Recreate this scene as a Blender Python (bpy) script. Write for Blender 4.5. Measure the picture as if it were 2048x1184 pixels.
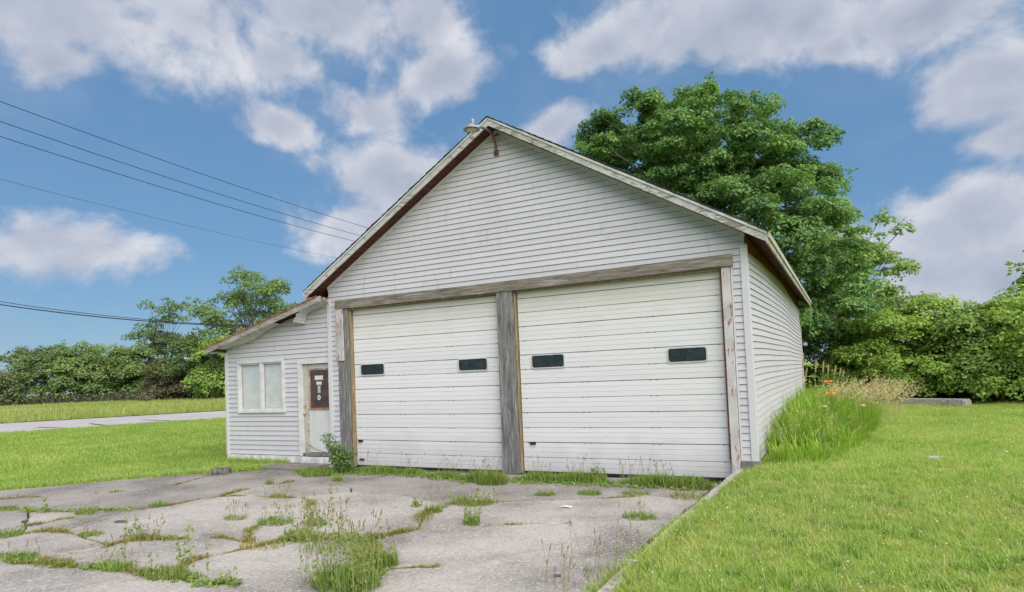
import bpy, bmesh, math, random
import numpy as np
from mathutils import Vector, Matrix, noise

for o in list(bpy.data.objects):
    bpy.data.objects.remove(o, do_unlink=True)
scene = bpy.context.scene
COL = scene.collection
R = math.radians
rng = np.random.default_rng(7)
random.seed(11)

# ------------------------------------------------------------------ camera
CAM = np.array([1.36314, -11.06886, 1.58589])
FW = np.array([-0.4554904, 0.8821422, 0.1198069])
RT = np.array([0.8853978, 0.4629099, -0.0422521])
UP = np.array([0.0927321, -0.0868314, 0.9918977])
FPX = 1272.745
cam_data = bpy.data.cameras.new('camera')
cam = bpy.data.objects.new('camera', cam_data)
COL.objects.link(cam)
cam.matrix_world = Matrix(((RT[0], UP[0], -FW[0], CAM[0]), (RT[1], UP[1], -FW[1], CAM[1]),
                           (RT[2], UP[2], -FW[2], CAM[2]), (0, 0, 0, 1)))
cam_data.sensor_width = 36.0
cam_data.lens = FPX / 2048 * 36.0
cam_data.clip_start = 0.05
cam_data.clip_end = 3000
scene.camera = cam


def ray(u, v):
    return FW + RT * (u - 1024) / FPX + UP * (592 - v) / FPX


def on_z(u, v, z):
    r = ray(u, v)
    return CAM + r * (z - CAM[2]) / r[2]


def on_y(u, v, y):
    r = ray(u, v)
    return CAM + r * (y - CAM[1]) / r[1]


def at_d(u, v, d):
    r = ray(u, v)
    return CAM + r * d / math.hypot(r[0], r[1])


# ------------------------------------------------------------------ sky and sun
SUN_EL, SUN_AZ = R(47), R(124)          # azimuth clockwise from +y
world = bpy.data.worlds.new('World')
scene.world = world
world.use_nodes = True


class NT:
    """small helper to write node trees"""

    def __init__(self, tree):
        self.t = tree
        tree.nodes.clear()

    def n(self, kind, ins=None, **props):
        nd = self.t.nodes.new(kind)
        for k, v in props.items():
            setattr(nd, k, v)
        for k, v in (ins or {}).items():
            self.set(nd, k, v)
        return nd

    def set(self, nd, k, v):
        sock = nd.inputs[k]
        if isinstance(v, bpy.types.NodeSocket):
            self.t.links.new(v, sock)
        elif isinstance(v, bpy.types.Node):
            self.t.links.new(v.outputs[0], sock)
        else:
            if sock.type == 'RGBA' and len(v) == 3:
                v = (*v, 1)
            sock.default_value = v

    def math(self, op, a, b=0.0, c=None, clamp=False):
        ins = {0: a, 1: b}
        if c is not None:
            ins[2] = c
        return self.n('ShaderNodeMath', ins, operation=op, use_clamp=clamp).outputs[0]

    def mix(self, f, a, b, blend='MIX'):
        nd = self.n('ShaderNodeMix', data_type='RGBA', blend_type=blend)
        self.set(nd, 0, f)
        self.set(nd, 6, a)
        self.set(nd, 7, b)
        return nd.outputs[2]

    def noise(self, vec, scale, detail=4.0, rough=0.55, dist=0.0):
        nd = self.n('ShaderNodeTexNoise', {'Scale': scale, 'Detail': detail, 'Roughness': rough, 'Distortion': dist})
        if vec is not None:
            self.set(nd, 'Vector', vec)
        return nd

    def ramp(self, f, stops):
        nd = self.n('ShaderNodeValToRGB')
        el = nd.color_ramp.elements
        while len(el) < len(stops):
            el.new(0.5)
        for e, (p, c) in zip(el, stops):
            e.position = p
            e.color = (*c, 1) if len(c) == 3 else c
        self.set(nd, 0, f)
        return nd.outputs[0]

    def step(self, f, a, b):
        return self.n('ShaderNodeMapRange', {0: f, 1: a, 2: b, 3: 0.0, 4: 1.0}, interpolation_type='SMOOTHSTEP').outputs[0]

    def mapped(self, vec, scale=(1, 1, 1), rot=(0, 0, 0), loc=(0, 0, 0), kind='POINT'):
        return self.n('ShaderNodeMapping', {'Vector': vec, 'Scale': scale, 'Rotation': rot, 'Location': loc}, vector_type=kind).outputs[0]


def build_world():
    w = NT(world.node_tree)
    sky = w.n('ShaderNodeTexSky', sky_type='NISHITA', sun_disc=False, sun_elevation=SUN_EL, sun_rotation=SUN_AZ,
              altitude=200, air_density=1.1, dust_density=0.35, ozone_density=2.2)
    d = w.n('ShaderNodeTexCoord').outputs['Generated']
    big = w.noise(d, 3.2, 3.0, 0.5)
    off = w.n('ShaderNodeVectorMath', {0: big.outputs['Color'], 1: (0.5, 0.5, 0.5)}, operation='SUBTRACT')
    off = w.n('ShaderNodeVectorMath', {0: off, 'Scale': 0.10}, operation='SCALE')
    dd = w.n('ShaderNodeVectorMath', {0: d, 1: off}, operation='ADD').outputs[0]
    blobs = []
    for (u, v, rx, ry) in [(150, 20, 260, 90), (380, 40, 260, 100), (560, 110, 110, 60), (640, 20, 200, 80), (850, 25, 130, 60), (120, 120, 70, 60),
                           (890, 130, 130, 55), (560, 235, 95, 50), (740, 195, 130, 55), (800, 325, 210, 90),
                           (690, 430, 120, 95), (145, 495, 135, 85), (1330, 60, 190, 85), (1520, 55, 200, 100), (1640, 45, 100, 60), (1860, 20, 240, 60),
                           (1215, 95, 95, 65), (1975, 180, 120, 85), (2045, 280, 90, 60), (1700, 95, 50, 35), (1100, 255, 100, 65),
                           (1900, 450, 220, 110), (2020, 560, 200, 130), (1850, 560, 150, 95), (0, 485, 40, 40)]:
        r = ray(u, v)
        r = r / np.linalg.norm(r)
        blobs.append((r, rx / FPX, ry / FPX))
    rg = random.Random(5)
    while len(blobs) < 40:
        el, az = math.asin(rg.uniform(0.06, 0.95)), rg.uniform(0, 2 * math.pi)
        r = np.array([math.cos(el) * math.sin(az), math.cos(el) * math.cos(az), math.sin(el)])
        x, y, z = r @ RT, r @ UP, r @ FW
        if z > 0 and abs(x / z) < 0.95 and abs(y / z) < 0.62:
            continue
        s = rg.uniform(0.13, 0.33)
        blobs.append((r, s, s * rg.uniform(0.4, 0.65)))
    dens = None
    VZ = 1.9                                   # clouds are flatter than wide
    dz = w.n('ShaderNodeVectorMath', {0: dd, 1: (1, 1, VZ)}, operation='MULTIPLY').outputs[0]
    for r, rx, ry in blobs:
        rad = 0.5 * (rx + ry * VZ) * 1.0
        ds = w.n('ShaderNodeVectorMath', {0: dz, 1: (r[0], r[1], r[2] * VZ)}, operation='DISTANCE').outputs['Value']
        g = w.math('MULTIPLY_ADD', ds, -1.0 / rad, 1.0)
        dens = g if dens is None else w.math('SMOOTH_MAX', dens, g, 0.35)
    dens = w.math('MAXIMUM', dens, -0.6)
    nz = w.n('ShaderNodeVectorMath', {0: dd, 1: (1, 1, 1.25)}, operation='MULTIPLY').outputs[0]
    n1 = w.noise(nz, 7.5, 9.0, 0.58, 0.06).outputs['Fac']
    n2 = w.noise(w.n('ShaderNodeVectorMath', {0: nz, 1: (0.01, -0.01, 0.035)}, operation='ADD').outputs[0], 7.5, 4.0, 0.52, 0.06).outputs['Fac']
    body = w.math('ADD', dens, w.math('MULTIPLY', w.math('SUBTRACT', n1, 0.5), 2.3))
    mask = w.math('MULTIPLY', w.step(body, 0.02, 0.62), 0.93)
    veil = w.math('MULTIPLY', w.step(w.noise(nz, 2.6, 5.0, 0.6, 0.4).outputs['Fac'], 0.40, 0.75), 0.30)
    mask = w.math('MAXIMUM', mask, veil)
    light = w.math('ADD', 0.62, w.math('MULTIPLY', w.math('SUBTRACT', n1, n2), 2.2))
    light = w.math('SUBTRACT', light, w.math('MULTIPLY', w.step(body, 0.45, 1.1), 0.28), clamp=True)
    cloud = w.ramp(light, [(0.0, (0.098, 0.111, 0.139)), (0.5, (0.132, 0.141, 0.166)), (1.0, (0.190, 0.193, 0.205))])
    skyc = w.mix(0.64, w.mix(1.0, sky.outputs[0], (0.022, 0.025, 0.026), 'MULTIPLY'), (0.036, 0.080, 0.146))
    col = w.mix(mask, skyc, cloud)
    bg = w.n('ShaderNodeBackground', {'Color': col, 'Strength': 1.0})
    out = w.n('ShaderNodeOutputWorld', {'Surface': bg.outputs[0]})


build_world()
sun_data = bpy.data.lights.new('sun', 'SUN')
sun_data.energy = 1.5
sun_data.angle = R(85)
sun_data.color = (1.0, 0.94, 0.87)
sun = bpy.data.objects.new('sun', sun_data)
COL.objects.link(sun)
sd = Vector((math.sin(SUN_AZ) * math.cos(SUN_EL), math.cos(SUN_AZ) * math.cos(SUN_EL), math.sin(SUN_EL)))
sun.rotation_euler = sd.to_track_quat('Z', 'Y').to_euler()
sun.location = (20, -30, 40)
vs = scene.view_settings
vs.view_transform = 'Standard'
vs.look = 'None'
vs.exposure = 1.98
vs.gamma = 1.0
vs.use_curve_mapping = False
scene.cycles.use_denoising = True
scene.cycles.max_bounces = 6
scene.cycles.transparent_max_bounces = 8

# ------------------------------------------------------------------ materials
M = {}


def principled(name, build, rough=0.7, spec=0.3, **kw):
    m = bpy.data.materials.new(name)
    m.use_nodes = True
    t = NT(m.node_tree)
    p = t.n('ShaderNodeBsdfPrincipled', {'Roughness': rough, 'Specular IOR Level': spec})
    t.n('ShaderNodeOutputMaterial', {'Surface': p.outputs[0]})
    build(t, p)
    M[name] = m
    return m


def coords(t, which='Object'):
    return t.n('ShaderNodeTexCoord').outputs[which]


def bump(t, p, h, strength=0.3, dist=0.01):
    b = t.n('ShaderNodeBump', {'Height': h, 'Strength': strength, 'Distance': dist})
    t.set(p, 'Normal', b)


def plain(name, c, rough=0.6, var=0.12, scale=6.0, metal=0.0, spec=0.3):
    def b(t, p):
        n = t.noise(coords(t), scale, 5).outputs['Fac']
        col = t.mix(t.step(n, 0.3, 0.7), tuple(x * (1 - var) for x in c), tuple(min(1, x * (1 + var)) for x in c))
        t.set(p, 'Base Color', col)
        p.inputs['Metallic'].default_value = metal
    return principled(name, b, rough, spec)


def siding_build(c, dirt):
    def b(t, p):
        v = coords(t)
        big = t.noise(v, 0.9, 5, 0.6).outputs['Fac']
        st = t.noise(t.mapped(v, (5, 5, 0.8)), 1.6, 6, 0.65).outputs['Fac']
        oi = t.n('ShaderNodeObjectInfo').outputs['Random']
        col = t.mix(t.math('MULTIPLY', oi, 0.8), c, tuple(x * 0.90 for x in c))
        col = t.mix(t.math('MULTIPLY', t.step(big, 0.45, 0.75), 0.35), col, dirt)
        col = t.mix(t.math('MULTIPLY', t.step(st, 0.54, 0.76), 0.5), col, tuple(x * 0.7 for x in dirt))
        t.set(p, 'Base Color', col)
        bump(t, p, t.noise(t.mapped(v, (2, 2, 30)), 6, 3).outputs['Fac'], 0.08, 0.004)
    return b


principled('siding', siding_build((0.55, 0.535, 0.555), (0.44, 0.425, 0.43)), 0.55, 0.35)
principled('trim', siding_build((0.60, 0.58, 0.593), (0.50, 0.48, 0.48)), 0.5, 0.35)


def door_build(t, p):
    v = coords(t)
    z = t.n('ShaderNodeSeparateXYZ', {0: v}).outputs[2]
    n = t.noise(v, 1.3, 6, 0.6).outputs['Fac']
    st = t.noise(t.mapped(v, (1.2, 1, 22)), 1.5, 5, 0.7).outputs['Fac']
    oi = t.n('ShaderNodeObjectInfo').outputs['Random']
    col = t.mix(t.math('MULTIPLY', oi, 0.8), (0.70, 0.685, 0.68), (0.655, 0.64, 0.637))
    col = t.mix(t.math('MULTIPLY', t.step(st, 0.5, 0.72), 0.4), col, (0.50, 0.49, 0.47))
    ye = t.math('MULTIPLY', t.step(t.math('ADD', z, t.math('MULTIPLY', n, 1.1)), 2.7, 3.9), 0.42)
    col = t.mix(ye, col, (0.52, 0.48, 0.33))
    gr = t.math('MULTIPLY', t.step(t.math('ADD', t.math('MULTIPLY', z, -1.0), t.math('MULTIPLY', n, 1.4)), 0.25, 1.15), 0.55)
    col = t.mix(gr, col, (0.47, 0.47, 0.47))
    vor = t.noise(v, 45, 2).outputs['Fac']
    col = t.mix(t.math('MULTIPLY', t.step(vor, 0.68, 0.74), 0.3), col, (0.3, 0.29, 0.27))
    t.set(p, 'Base Color', col)


principled('door_steel', door_build, 0.5, 0.4)


def wood_build(scale, rot=(0, 0, 0), lo=(0.075, 0.066, 0.058), mid=(0.24, 0.22, 0.205), hi=(0.46, 0.44, 0.42), paint=None, cover=0.5, tint=None):
    def b(t, p):
        v = t.mapped(coords(t), scale, rot)
        n = t.noise(v, 3.0, 9, 0.68, 0.3).outputs['Fac']
        big = t.noise(coords(t), 2.2, 5, 0.6).outputs['Fac']
        col = t.ramp(n, [(0.30, lo), (0.5, mid), (0.72, hi)])
        col = t.mix(t.step(big, 0.35, 0.75), col, t.mix(0.55, col, tint or (0.30, 0.25, 0.20)))
        h = n
        if paint:
            fl = t.noise(t.mapped(coords(t), tuple(0.35 * s + 0.5 for s in scale), rot), 6.0, 9, 0.7).outputs['Fac']
            m = t.step(t.math('ADD', fl, t.math('MULTIPLY', t.math('SUBTRACT', big, 0.5), 0.7)), 1.0 - cover - 0.03, 1.0 - cover + 0.03)
            pc = t.mix(t.step(t.noise(coords(t), 3.1, 6).outputs['Fac'], 0.35, 0.7), paint, tuple(x * 0.78 for x in paint))
            col = t.mix(m, col, pc)
            h = t.math('ADD', t.math('MULTIPLY', n, 0.4), m)
        t.set(p, 'Base Color', col)
        bump(t, p, h, 0.5, 0.006)
    return b


SLOPE = 0.61675
principled('wood_post', wood_build((11, 11, 0.9), lo=(0.045, 0.042, 0.040), mid=(0.17, 0.163, 0.156), hi=(0.42, 0.41, 0.40), tint=(0.16, 0.15, 0.14)), 0.85, 0.15)
principled('wood_beam', wood_build((0.7, 9, 9), lo=(0.04, 0.035, 0.03), mid=(0.19, 0.17, 0.145), hi=(0.46, 0.42, 0.36), tint=(0.21, 0.175, 0.125)), 0.85, 0.15)
principled('wood_stop', wood_build((8, 8, 0.8), lo=(0.09, 0.065, 0.035), mid=(0.25, 0.195, 0.11), hi=(0.42, 0.36, 0.23), tint=(0.25, 0.19, 0.11)), 0.8, 0.15)
principled('paint_post_pink', wood_build((9, 9, 0.8), mid=(0.30, 0.20, 0.2), hi=(0.42, 0.3, 0.3), paint=(0.5, 0.46, 0.45), cover=0.56, tint=(0.33, 0.12, 0.13)), 0.8, 0.2)
principled('paint_post_red', wood_build((9, 9, 0.7), lo=(0.16, 0.05, 0.06), mid=(0.27, 0.10, 0.11), hi=(0.36, 0.2, 0.2), paint=(0.56, 0.53, 0.52), cover=0.60, tint=(0.27, 0.09, 0.10)), 0.8, 0.2)
principled('fascia_left', wood_build((0.8, 8, 8), (0, math.atan(SLOPE), 0), mid=(0.26, 0.24, 0.21), hi=(0.45, 0.42, 0.37), paint=(0.50, 0.49, 0.46), cover=0.56, tint=(0.3, 0.24, 0.16)), 0.8, 0.2)
principled('fascia_right', wood_build((0.8, 8, 8), (0, -math.atan(SLOPE), 0), mid=(0.26, 0.24, 0.21), hi=(0.45, 0.42, 0.37), paint=(0.50, 0.49, 0.46), cover=0.53, tint=(0.3, 0.24, 0.16)), 0.8, 0.2)
principled('fascia_side', wood_build((8, 0.8, 8), paint=(0.46, 0.44, 0.37), cover=0.6, tint=(0.3, 0.26, 0.12)), 0.8, 0.2)
principled('fascia_annex', wood_build((0.8, 8, 8), (0, math.atan(0.255), 0), mid=(0.27, 0.24, 0.21), hi=(0.42, 0.39, 0.35), paint=(0.36, 0.35, 0.34), cover=0.5, tint=(0.3, 0.22, 0.15)), 0.8, 0.2)
principled('deck_board', wood_build((8, 0.5, 8), lo=(0.035, 0.015, 0.014), mid=(0.10, 0.038, 0.036), hi=(0.17, 0.075, 0.065), tint=(0.10, 0.05, 0.03)), 0.9, 0.1)
principled('old_wall', wood_build((6, 0.6, 6), lo=(0.07, 0.026, 0.017), mid=(0.20, 0.075, 0.045), hi=(0.33, 0.15, 0.09), tint=(0.24, 0.10, 0.05)), 0.9, 0.1)
plain('shingle', (0.045, 0.047, 0.052), 0.95, 0.35, 18)
plain('drip_edge', (0.48, 0.48, 0.46), 0.5, 0.15, 5)
plain('rust_edge', (0.21, 0.105, 0.05), 0.8, 0.5, 9)
plain('soffit_vinyl', (0.56, 0.555, 0.52), 0.55, 0.1, 3)
plain('white_frame', (0.60, 0.59, 0.575), 0.5, 0.1, 4)
plain('black_rubber', (0.02, 0.022, 0.024), 0.5, 0.2)
plain('gasket', (0.50, 0.51, 0.50), 0.5, 0.1)
plain('dark_gap', (0.05, 0.045, 0.042), 0.9, 0.2)
plain('brass', (0.55, 0.40, 0.16), 0.35, 0.2, 9, metal=0.9)
plain('paper', (0.58, 0.58, 0.57), 0.7, 0.05)
plain('faded_paper', (0.40, 0.37, 0.38), 0.7, 0.25, 14)
plain('foundation', (0.55, 0.545, 0.53), 0.9, 0.25, 5)
plain('galvanised', (0.27, 0.285, 0.295), 0.5, 0.2, 12, metal=0.35)
plain('pipe_brown', (0.17, 0.085, 0.07), 0.7, 0.3, 14)
plain('cable', (0.018, 0.02, 0.022), 0.6, 0.1)
plain('brick_red', (0.42, 0.22, 0.16), 0.9, 0.3, 18)
plain('old_stone', (0.13, 0.12, 0.105), 0.95, 0.5, 16)
plain('lens', (0.52, 0.50, 0.42), 0.3, 0.1)


def door_leaf_build(t, p):
    v = coords(t)
    z = t.n('ShaderNodeSeparateXYZ', {0: v}).outputs[2]
    n = t.noise(v, 5, 8, 0.65).outputs['Fac']
    r1 = t.step(t.noise(t.mapped(v, (3, 3, 1.3)), 2.8, 8, 0.7).outputs['Fac'], 0.60, 0.72)
    low = t.step(t.math('MULTIPLY', z, -1), -0.22, 0.02)
    up = t.math('MULTIPLY', t.step(z, 0.62, 0.90), t.step(t.math('MULTIPLY', z, -1), -1.0, -0.93))
    m = t.math('MULTIPLY', r1, t.math('MAXIMUM', low, up))
    col = t.mix(t.step(n, 0.3, 0.7), (0.60, 0.60, 0.58), (0.53, 0.53, 0.51))
    col = t.mix(t.math('MULTIPLY', m, 0.8), col, (0.42, 0.22, 0.06))
    t.set(p, 'Base Color', col)


principled('door_leaf', door_leaf_build, 0.5, 0.35)


def board_build(t, p):
    v = coords(t)
    n = t.noise(v, 7, 9, 0.7).outputs['Fac']
    f = t.noise(v, 60, 3, 0.6).outputs['Fac']
    col = t.mix(t.step(n, 0.3, 0.75), (0.048, 0.032, 0.034), (0.11, 0.075, 0.078))
    col = t.mix(t.math('MULTIPLY', t.step(f, 0.6, 0.7), 0.4), col, (0.2, 0.16, 0.16))
    t.set(p, 'Base Color', col)


principled('door_board', board_build, 0.45, 0.3)
principled('rusty_frame', wood_build((3, 3, 3), lo=(0.13, 0.06, 0.025), mid=(0.28, 0.15, 0.09), hi=(0.4, 0.3, 0.24), paint=(0.5, 0.46, 0.42), cover=0.42, tint=(0.35, 0.16, 0.04)), 0.8, 0.2)


def glass_dark_build(t, p):
    v = coords(t)
    d = t.step(t.noise(v, 55, 4, 0.7).outputs['Fac'], 0.52, 0.72)
    b = t.step(t.noise(v, 6, 5, 0.6).outputs['Fac'], 0.4, 0.7)
    col = t.mix(t.math('MULTIPLY', d, 0.5), t.mix(b, (0.008, 0.014, 0.014), (0.025, 0.037, 0.043)), (0.12, 0.14, 0.135))
    t.set(p, 'Base Color', col)
    t.set(p, 'Roughness', t.math('ADD', 0.09, t.math('MULTIPLY', d, 0.5)))


principled('dark_glass', glass_dark_build, 0.1, 0.6)
m = bpy.data.materials.new('window_glass')
m.use_nodes = True
_t = NT(m.node_tree)
_fr = _t.math('MULTIPLY', _t.math('POWER', _t.n('ShaderNodeLayerWeight', {'Blend': 0.5}).outputs['Facing'], 3.0), 0.6)
_dn = _t.step(_t.noise(coords(_t), 4, 6, 0.65).outputs['Fac'], 0.35, 0.8)
_dirt = _t.n('ShaderNodeBsdfDiffuse', {'Color': (0.52, 0.53, 0.53)})
_tr = _t.n('ShaderNodeBsdfTransparent', {'Color': (0.94, 0.95, 0.95)})
_gl = _t.n('ShaderNodeBsdfGlossy', {'Color': (1, 1, 1), 'Roughness': 0.03})
_a = _t.n('ShaderNodeMixShader', {0: _t.math('MULTIPLY', _dn, 0.35), 1: _tr.outputs[0], 2: _dirt.outputs[0]})
_b = _t.n('ShaderNodeMixShader', {0: _t.math('ADD', _fr, 0.08), 1: _a.outputs[0], 2: _gl.outputs[0]})
_t.n('ShaderNodeOutputMaterial', {'Surface': _b.outputs[0]})
M['window_glass'] = m


def blind_build(t, p):
    v = coords(t)
    z = t.n('ShaderNodeSeparateXYZ', {0: v}).outputs[2]
    t.set(p, 'Base Color', t.mix(t.noise(v, 2.0, 4).outputs['Fac'], (0.84, 0.845, 0.84), (0.75, 0.755, 0.75)))


principled('blind', blind_build, 0.6, 0.2)


def concrete_build(t, p):
    v = t.n('ShaderNodeNewGeometry').outputs['Position']
    oi = t.n('ShaderNodeObjectInfo').outputs['Random']
    big = t.noise(v, 0.55, 6, 0.62).outputs['Fac']
    mid = t.noise(v, 2.6, 7, 0.66).outputs['Fac']
    sp = t.noise(v, 34, 5, 0.85).outputs['Fac']
    vo = t.n('ShaderNodeTexVoronoi', {'Vector': v, 'Scale': 48.0}).outputs['Color']
    vg = t.n('ShaderNodeSeparateColor', {0: vo}).outputs[0]
    col = t.ramp(big, [(0.34, (0.16, 0.147, 0.130)), (0.46, (0.31, 0.287, 0.257)), (0.58, (0.42, 0.390, 0.352))])
    col = t.mix(t.math('MULTIPLY', t.step(mid, 0.48, 0.80), 0.55), col, (0.16, 0.148, 0.132))
    col = t.mix(t.math('MULTIPLY', oi, 0.22), col, (0.24, 0.225, 0.22))
    col = t.mix(t.math('MULTIPLY', t.step(vg, 0.72, 0.95), 0.5), col, (0.56, 0.525, 0.50))
    col = t.mix(t.math('MULTIPLY', t.step(sp, 0.53, 0.64), 0.65), col, (0.10, 0.094, 0.085))
    col = t.mix(1.0, col, t.n('ShaderNodeObjectInfo').outputs['Color'], 'MULTIPLY')
    t.set(p, 'Base Color', col)
    bump(t, p, t.math('ADD', t.math('MULTIPLY', sp, 0.8), t.math('MULTIPLY', mid, 2.0)), 0.8, 0.008)


principled('concrete', concrete_build, 0.92, 0.15)


def curb_build(t, p):
    v = coords(t)
    n = t.noise(v, 7, 8, 0.7).outputs['Fac']
    sp = t.noise(v, 60, 4, 0.7).outputs['Fac']
    col = t.ramp(n, [(0.3, (0.10, 0.09, 0.078)), (0.55, (0.215, 0.198, 0.178)), (0.75, (0.32, 0.30, 0.275))])
    col = t.mix(t.math('MULTIPLY', t.step(sp, 0.55, 0.7), 0.6), col, (0.13, 0.12, 0.1))
    t.set(p, 'Base Color', col)
    bump(t, p, sp, 0.5, 0.01)


principled('curb', curb_build, 0.95, 0.1)
plain('kerb_stone', (0.33, 0.305, 0.28), 0.95, 0.35, 14)


def soil_build(t, p):
    v = t.n('ShaderNodeNewGeometry').outputs['Position']
    n = t.noise(v, 5, 8, 0.7).outputs['Fac']
    col = t.ramp(n, [(0.3, (0.025, 0.021, 0.016)), (0.5, (0.06, 0.05, 0.034)), (0.7, (0.11, 0.095, 0.05))])
    t.set(p, 'Base Color', col)
    bump(t, p, n, 0.6, 0.02)


principled('soil', soil_build, 1.0, 0.05)


def ground_build(t, p):
    v = t.n('ShaderNodeNewGeometry').outputs['Position']
    big = t.noise(v, 0.10, 6, 0.6).outputs['Fac']
    mid = t.noise(v, 1.3, 7, 0.7).outputs['Fac']
    fine = t.noise(v, 24, 4, 0.7).outputs['Fac']
    col = t.ramp(mid, [(0.28, (0.16, 0.25, 0.04)), (0.5, (0.25, 0.35, 0.065)), (0.72, (0.36, 0.36, 0.14))])
    col = t.mix(t.math('MULTIPLY', t.step(big, 0.5, 0.7), 0.45), col, (0.22, 0.22, 0.075))
    col = t.mix(t.math('MULTIPLY', t.step(fine, 0.5, 0.68), 0.55), col, (0.10, 0.11, 0.04))
    t.set(p, 'Base Color', col)
    bump(t, p, fine, 0.7, 0.03)


principled('ground', ground_build, 1.0, 0.05)


def road_build(t, p):
    v = t.n('ShaderNodeNewGeometry').outputs['Position']
    n = t.noise(v, 0.35, 6, 0.6).outputs['Fac']
    f = t.noise(v, 9, 5, 0.7).outputs['Fac']
    lane = t.noise(t.mapped(v, (1.0, 0.06, 1), (0, 0, R(25))), 0.8, 3).outputs['Fac']
    col = t.mix(t.step(n, 0.3, 0.7), (0.36, 0.335, 0.325), (0.43, 0.405, 0.395))
    col = t.mix(t.math('MULTIPLY', t.step(lane, 0.45, 0.65), 0.35), col, (0.33, 0.31, 0.305))
    col = t.mix(t.math('MULTIPLY', t.step(f, 0.55, 0.7), 0.25), col, (0.26, 0.25, 0.25))
    t.set(p, 'Base Color', col)


principled('road', road_build, 0.95, 0.1)
plain('tar', (0.09, 0.085, 0.085), 0.9, 0.2)


def leaf_mat(name, dark, light, yellow=None, trans=0.35, rough=0.55, pos_noise=0.0, nscale=0.6):
    m = bpy.data.materials.new(name)
    m.use_nodes = True
    t = NT(m.node_tree)
    a = t.n('ShaderNodeAttribute', attribute_name='tint').outputs['Fac']
    col = t.mix(a, dark, light)
    if yellow is not None:
        pos = t.n('ShaderNodeNewGeometry').outputs['Position']
        n2 = t.noise(pos, nscale * 0.27, 4, 0.6).outputs['Fac']
        col = t.mix(t.math('MULTIPLY', t.step(n2, 0.40, 0.62), 0.6), col, t.mix(1.0, col, (0.70, 0.82, 0.62), 'MULTIPLY'))
        oi = t.n('ShaderNodeObjectInfo').outputs['Random']
        col = t.mix(t.math('MULTIPLY', t.step(oi, 0.6, 1.0), 0.45), col, yellow)
        nn = t.noise(pos, nscale, 5, 0.62).outputs['Fac']
        col = t.mix(t.math('MULTIPLY', t.step(nn, 0.42, 0.68), pos_noise), col, yellow)
    p = t.n('ShaderNodeBsdfPrincipled', {'Base Color': col, 'Roughness': rough, 'Specular IOR Level': 0.25})
    tr = t.n('ShaderNodeBsdfTranslucent', {'Color': t.mix(1.0, col, (1.25, 1.3, 0.7), 'MULTIPLY')})
    mx = t.n('ShaderNodeMixShader', {0: trans, 1: p.outputs[0], 2: tr.outputs[0]})
    t.n('ShaderNodeOutputMaterial', {'Surface': mx.outputs[0]})
    M[name] = m
    return m


leaf_mat('maple_leaf', (0.058, 0.140, 0.046), (0.245, 0.395, 0.125))
leaf_mat('locust_leaf', (0.15, 0.25, 0.055), (0.33, 0.45, 0.12))
leaf_mat('bright_leaf', (0.19, 0.32, 0.06), (0.44, 0.57, 0.14))
leaf_mat('dark_leaf', (0.095, 0.18, 0.055), (0.23, 0.34, 0.105))
leaf_mat('far_leaf', (0.14, 0.205, 0.075), (0.27, 0.37, 0.125))
leaf_mat('far_dark_leaf', (0.11, 0.165, 0.07), (0.21, 0.29, 0.105))
leaf_mat('far_olive_leaf', (0.1, 0.125, 0.05), (0.2, 0.235, 0.085))
leaf_mat('brown_twig_leaf', (0.12, 0.105, 0.065), (0.21, 0.19, 0.12), trans=0.2)
leaf_mat('brush_leaf', (0.05, 0.06, 0.036), (0.12, 0.125, 0.075), trans=0.15)
leaf_mat('lawn_blade', (0.23, 0.36, 0.06), (0.46, 0.6, 0.15), (0.54, 0.54, 0.19), 0.4, pos_noise=0.55, nscale=1.3)
leaf_mat('clump_blade', (0.13, 0.25, 0.05), (0.33, 0.50, 0.11), (0.44, 0.47, 0.17), 0.4, pos_noise=0.4, nscale=1.3)
leaf_mat('left_lawn_blade', (0.2, 0.33, 0.055), (0.45, 0.54, 0.16), (0.47, 0.52, 0.14), 0.4, pos_noise=0.6, nscale=0.6)
leaf_mat('field_blade', (0.24, 0.32, 0.07), (0.42, 0.46, 0.14), (0.45, 0.41, 0.17), 0.3, pos_noise=0.55, nscale=0.15)
leaf_mat('tall_blade', (0.12, 0.25, 0.03), (0.42, 0.6, 0.08), (0.20, 0.24, 0.05), 0.35, pos_noise=0.35, nscale=0.9)
leaf_mat('straw', (0.42, 0.34, 0.17), (0.66, 0.56, 0.34), trans=0.3)
leaf_mat('weed_green', (0.13, 0.22, 0.04), (0.29, 0.39, 0.09), (0.22, 0.22, 0.06), 0.3, pos_noise=0.35, nscale=2.0)
leaf_mat('moss', (0.24, 0.24, 0.06), (0.48, 0.44, 0.15), (0.36, 0.24, 0.11), 0.25, pos_noise=0.6, nscale=2.5)
leaf_mat('weed_stalk', (0.3, 0.3, 0.12), (0.36, 0.34, 0.16), trans=0.2)
leaf_mat('seed_head', (0.25, 0.18, 0.1), (0.34, 0.25, 0.14), trans=0.15)
leaf_mat('petal_orange', (0.85, 0.33, 0.1), (0.9, 0.4, 0.15), trans=0.3)
leaf_mat('petal_white', (0.70, 0.70, 0.62), (0.8, 0.8, 0.75), trans=0.3)
principled('bark', wood_build((7, 7, 1.2), lo=(0.03, 0.026, 0.022), mid=(0.085, 0.075, 0.065), hi=(0.15, 0.135, 0.12)), 0.95, 0.1)

# ------------------------------------------------------------------ mesh helpers


def warp(v):
    """the old building splays outwards a little towards the top"""
    x, y, z = v
    return (x + 0.0062 * (x + 4.55) * (z - 1.7), y, z)


def link(name, me, mat, parent=None):
    o = bpy.data.objects.new(name, me)
    COL.objects.link(o)
    if mat is not None and not me.materials:
        me.materials.append(M[mat] if isinstance(mat, str) else mat)
    if parent is not None:
        o.parent = parent
    return o


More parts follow.
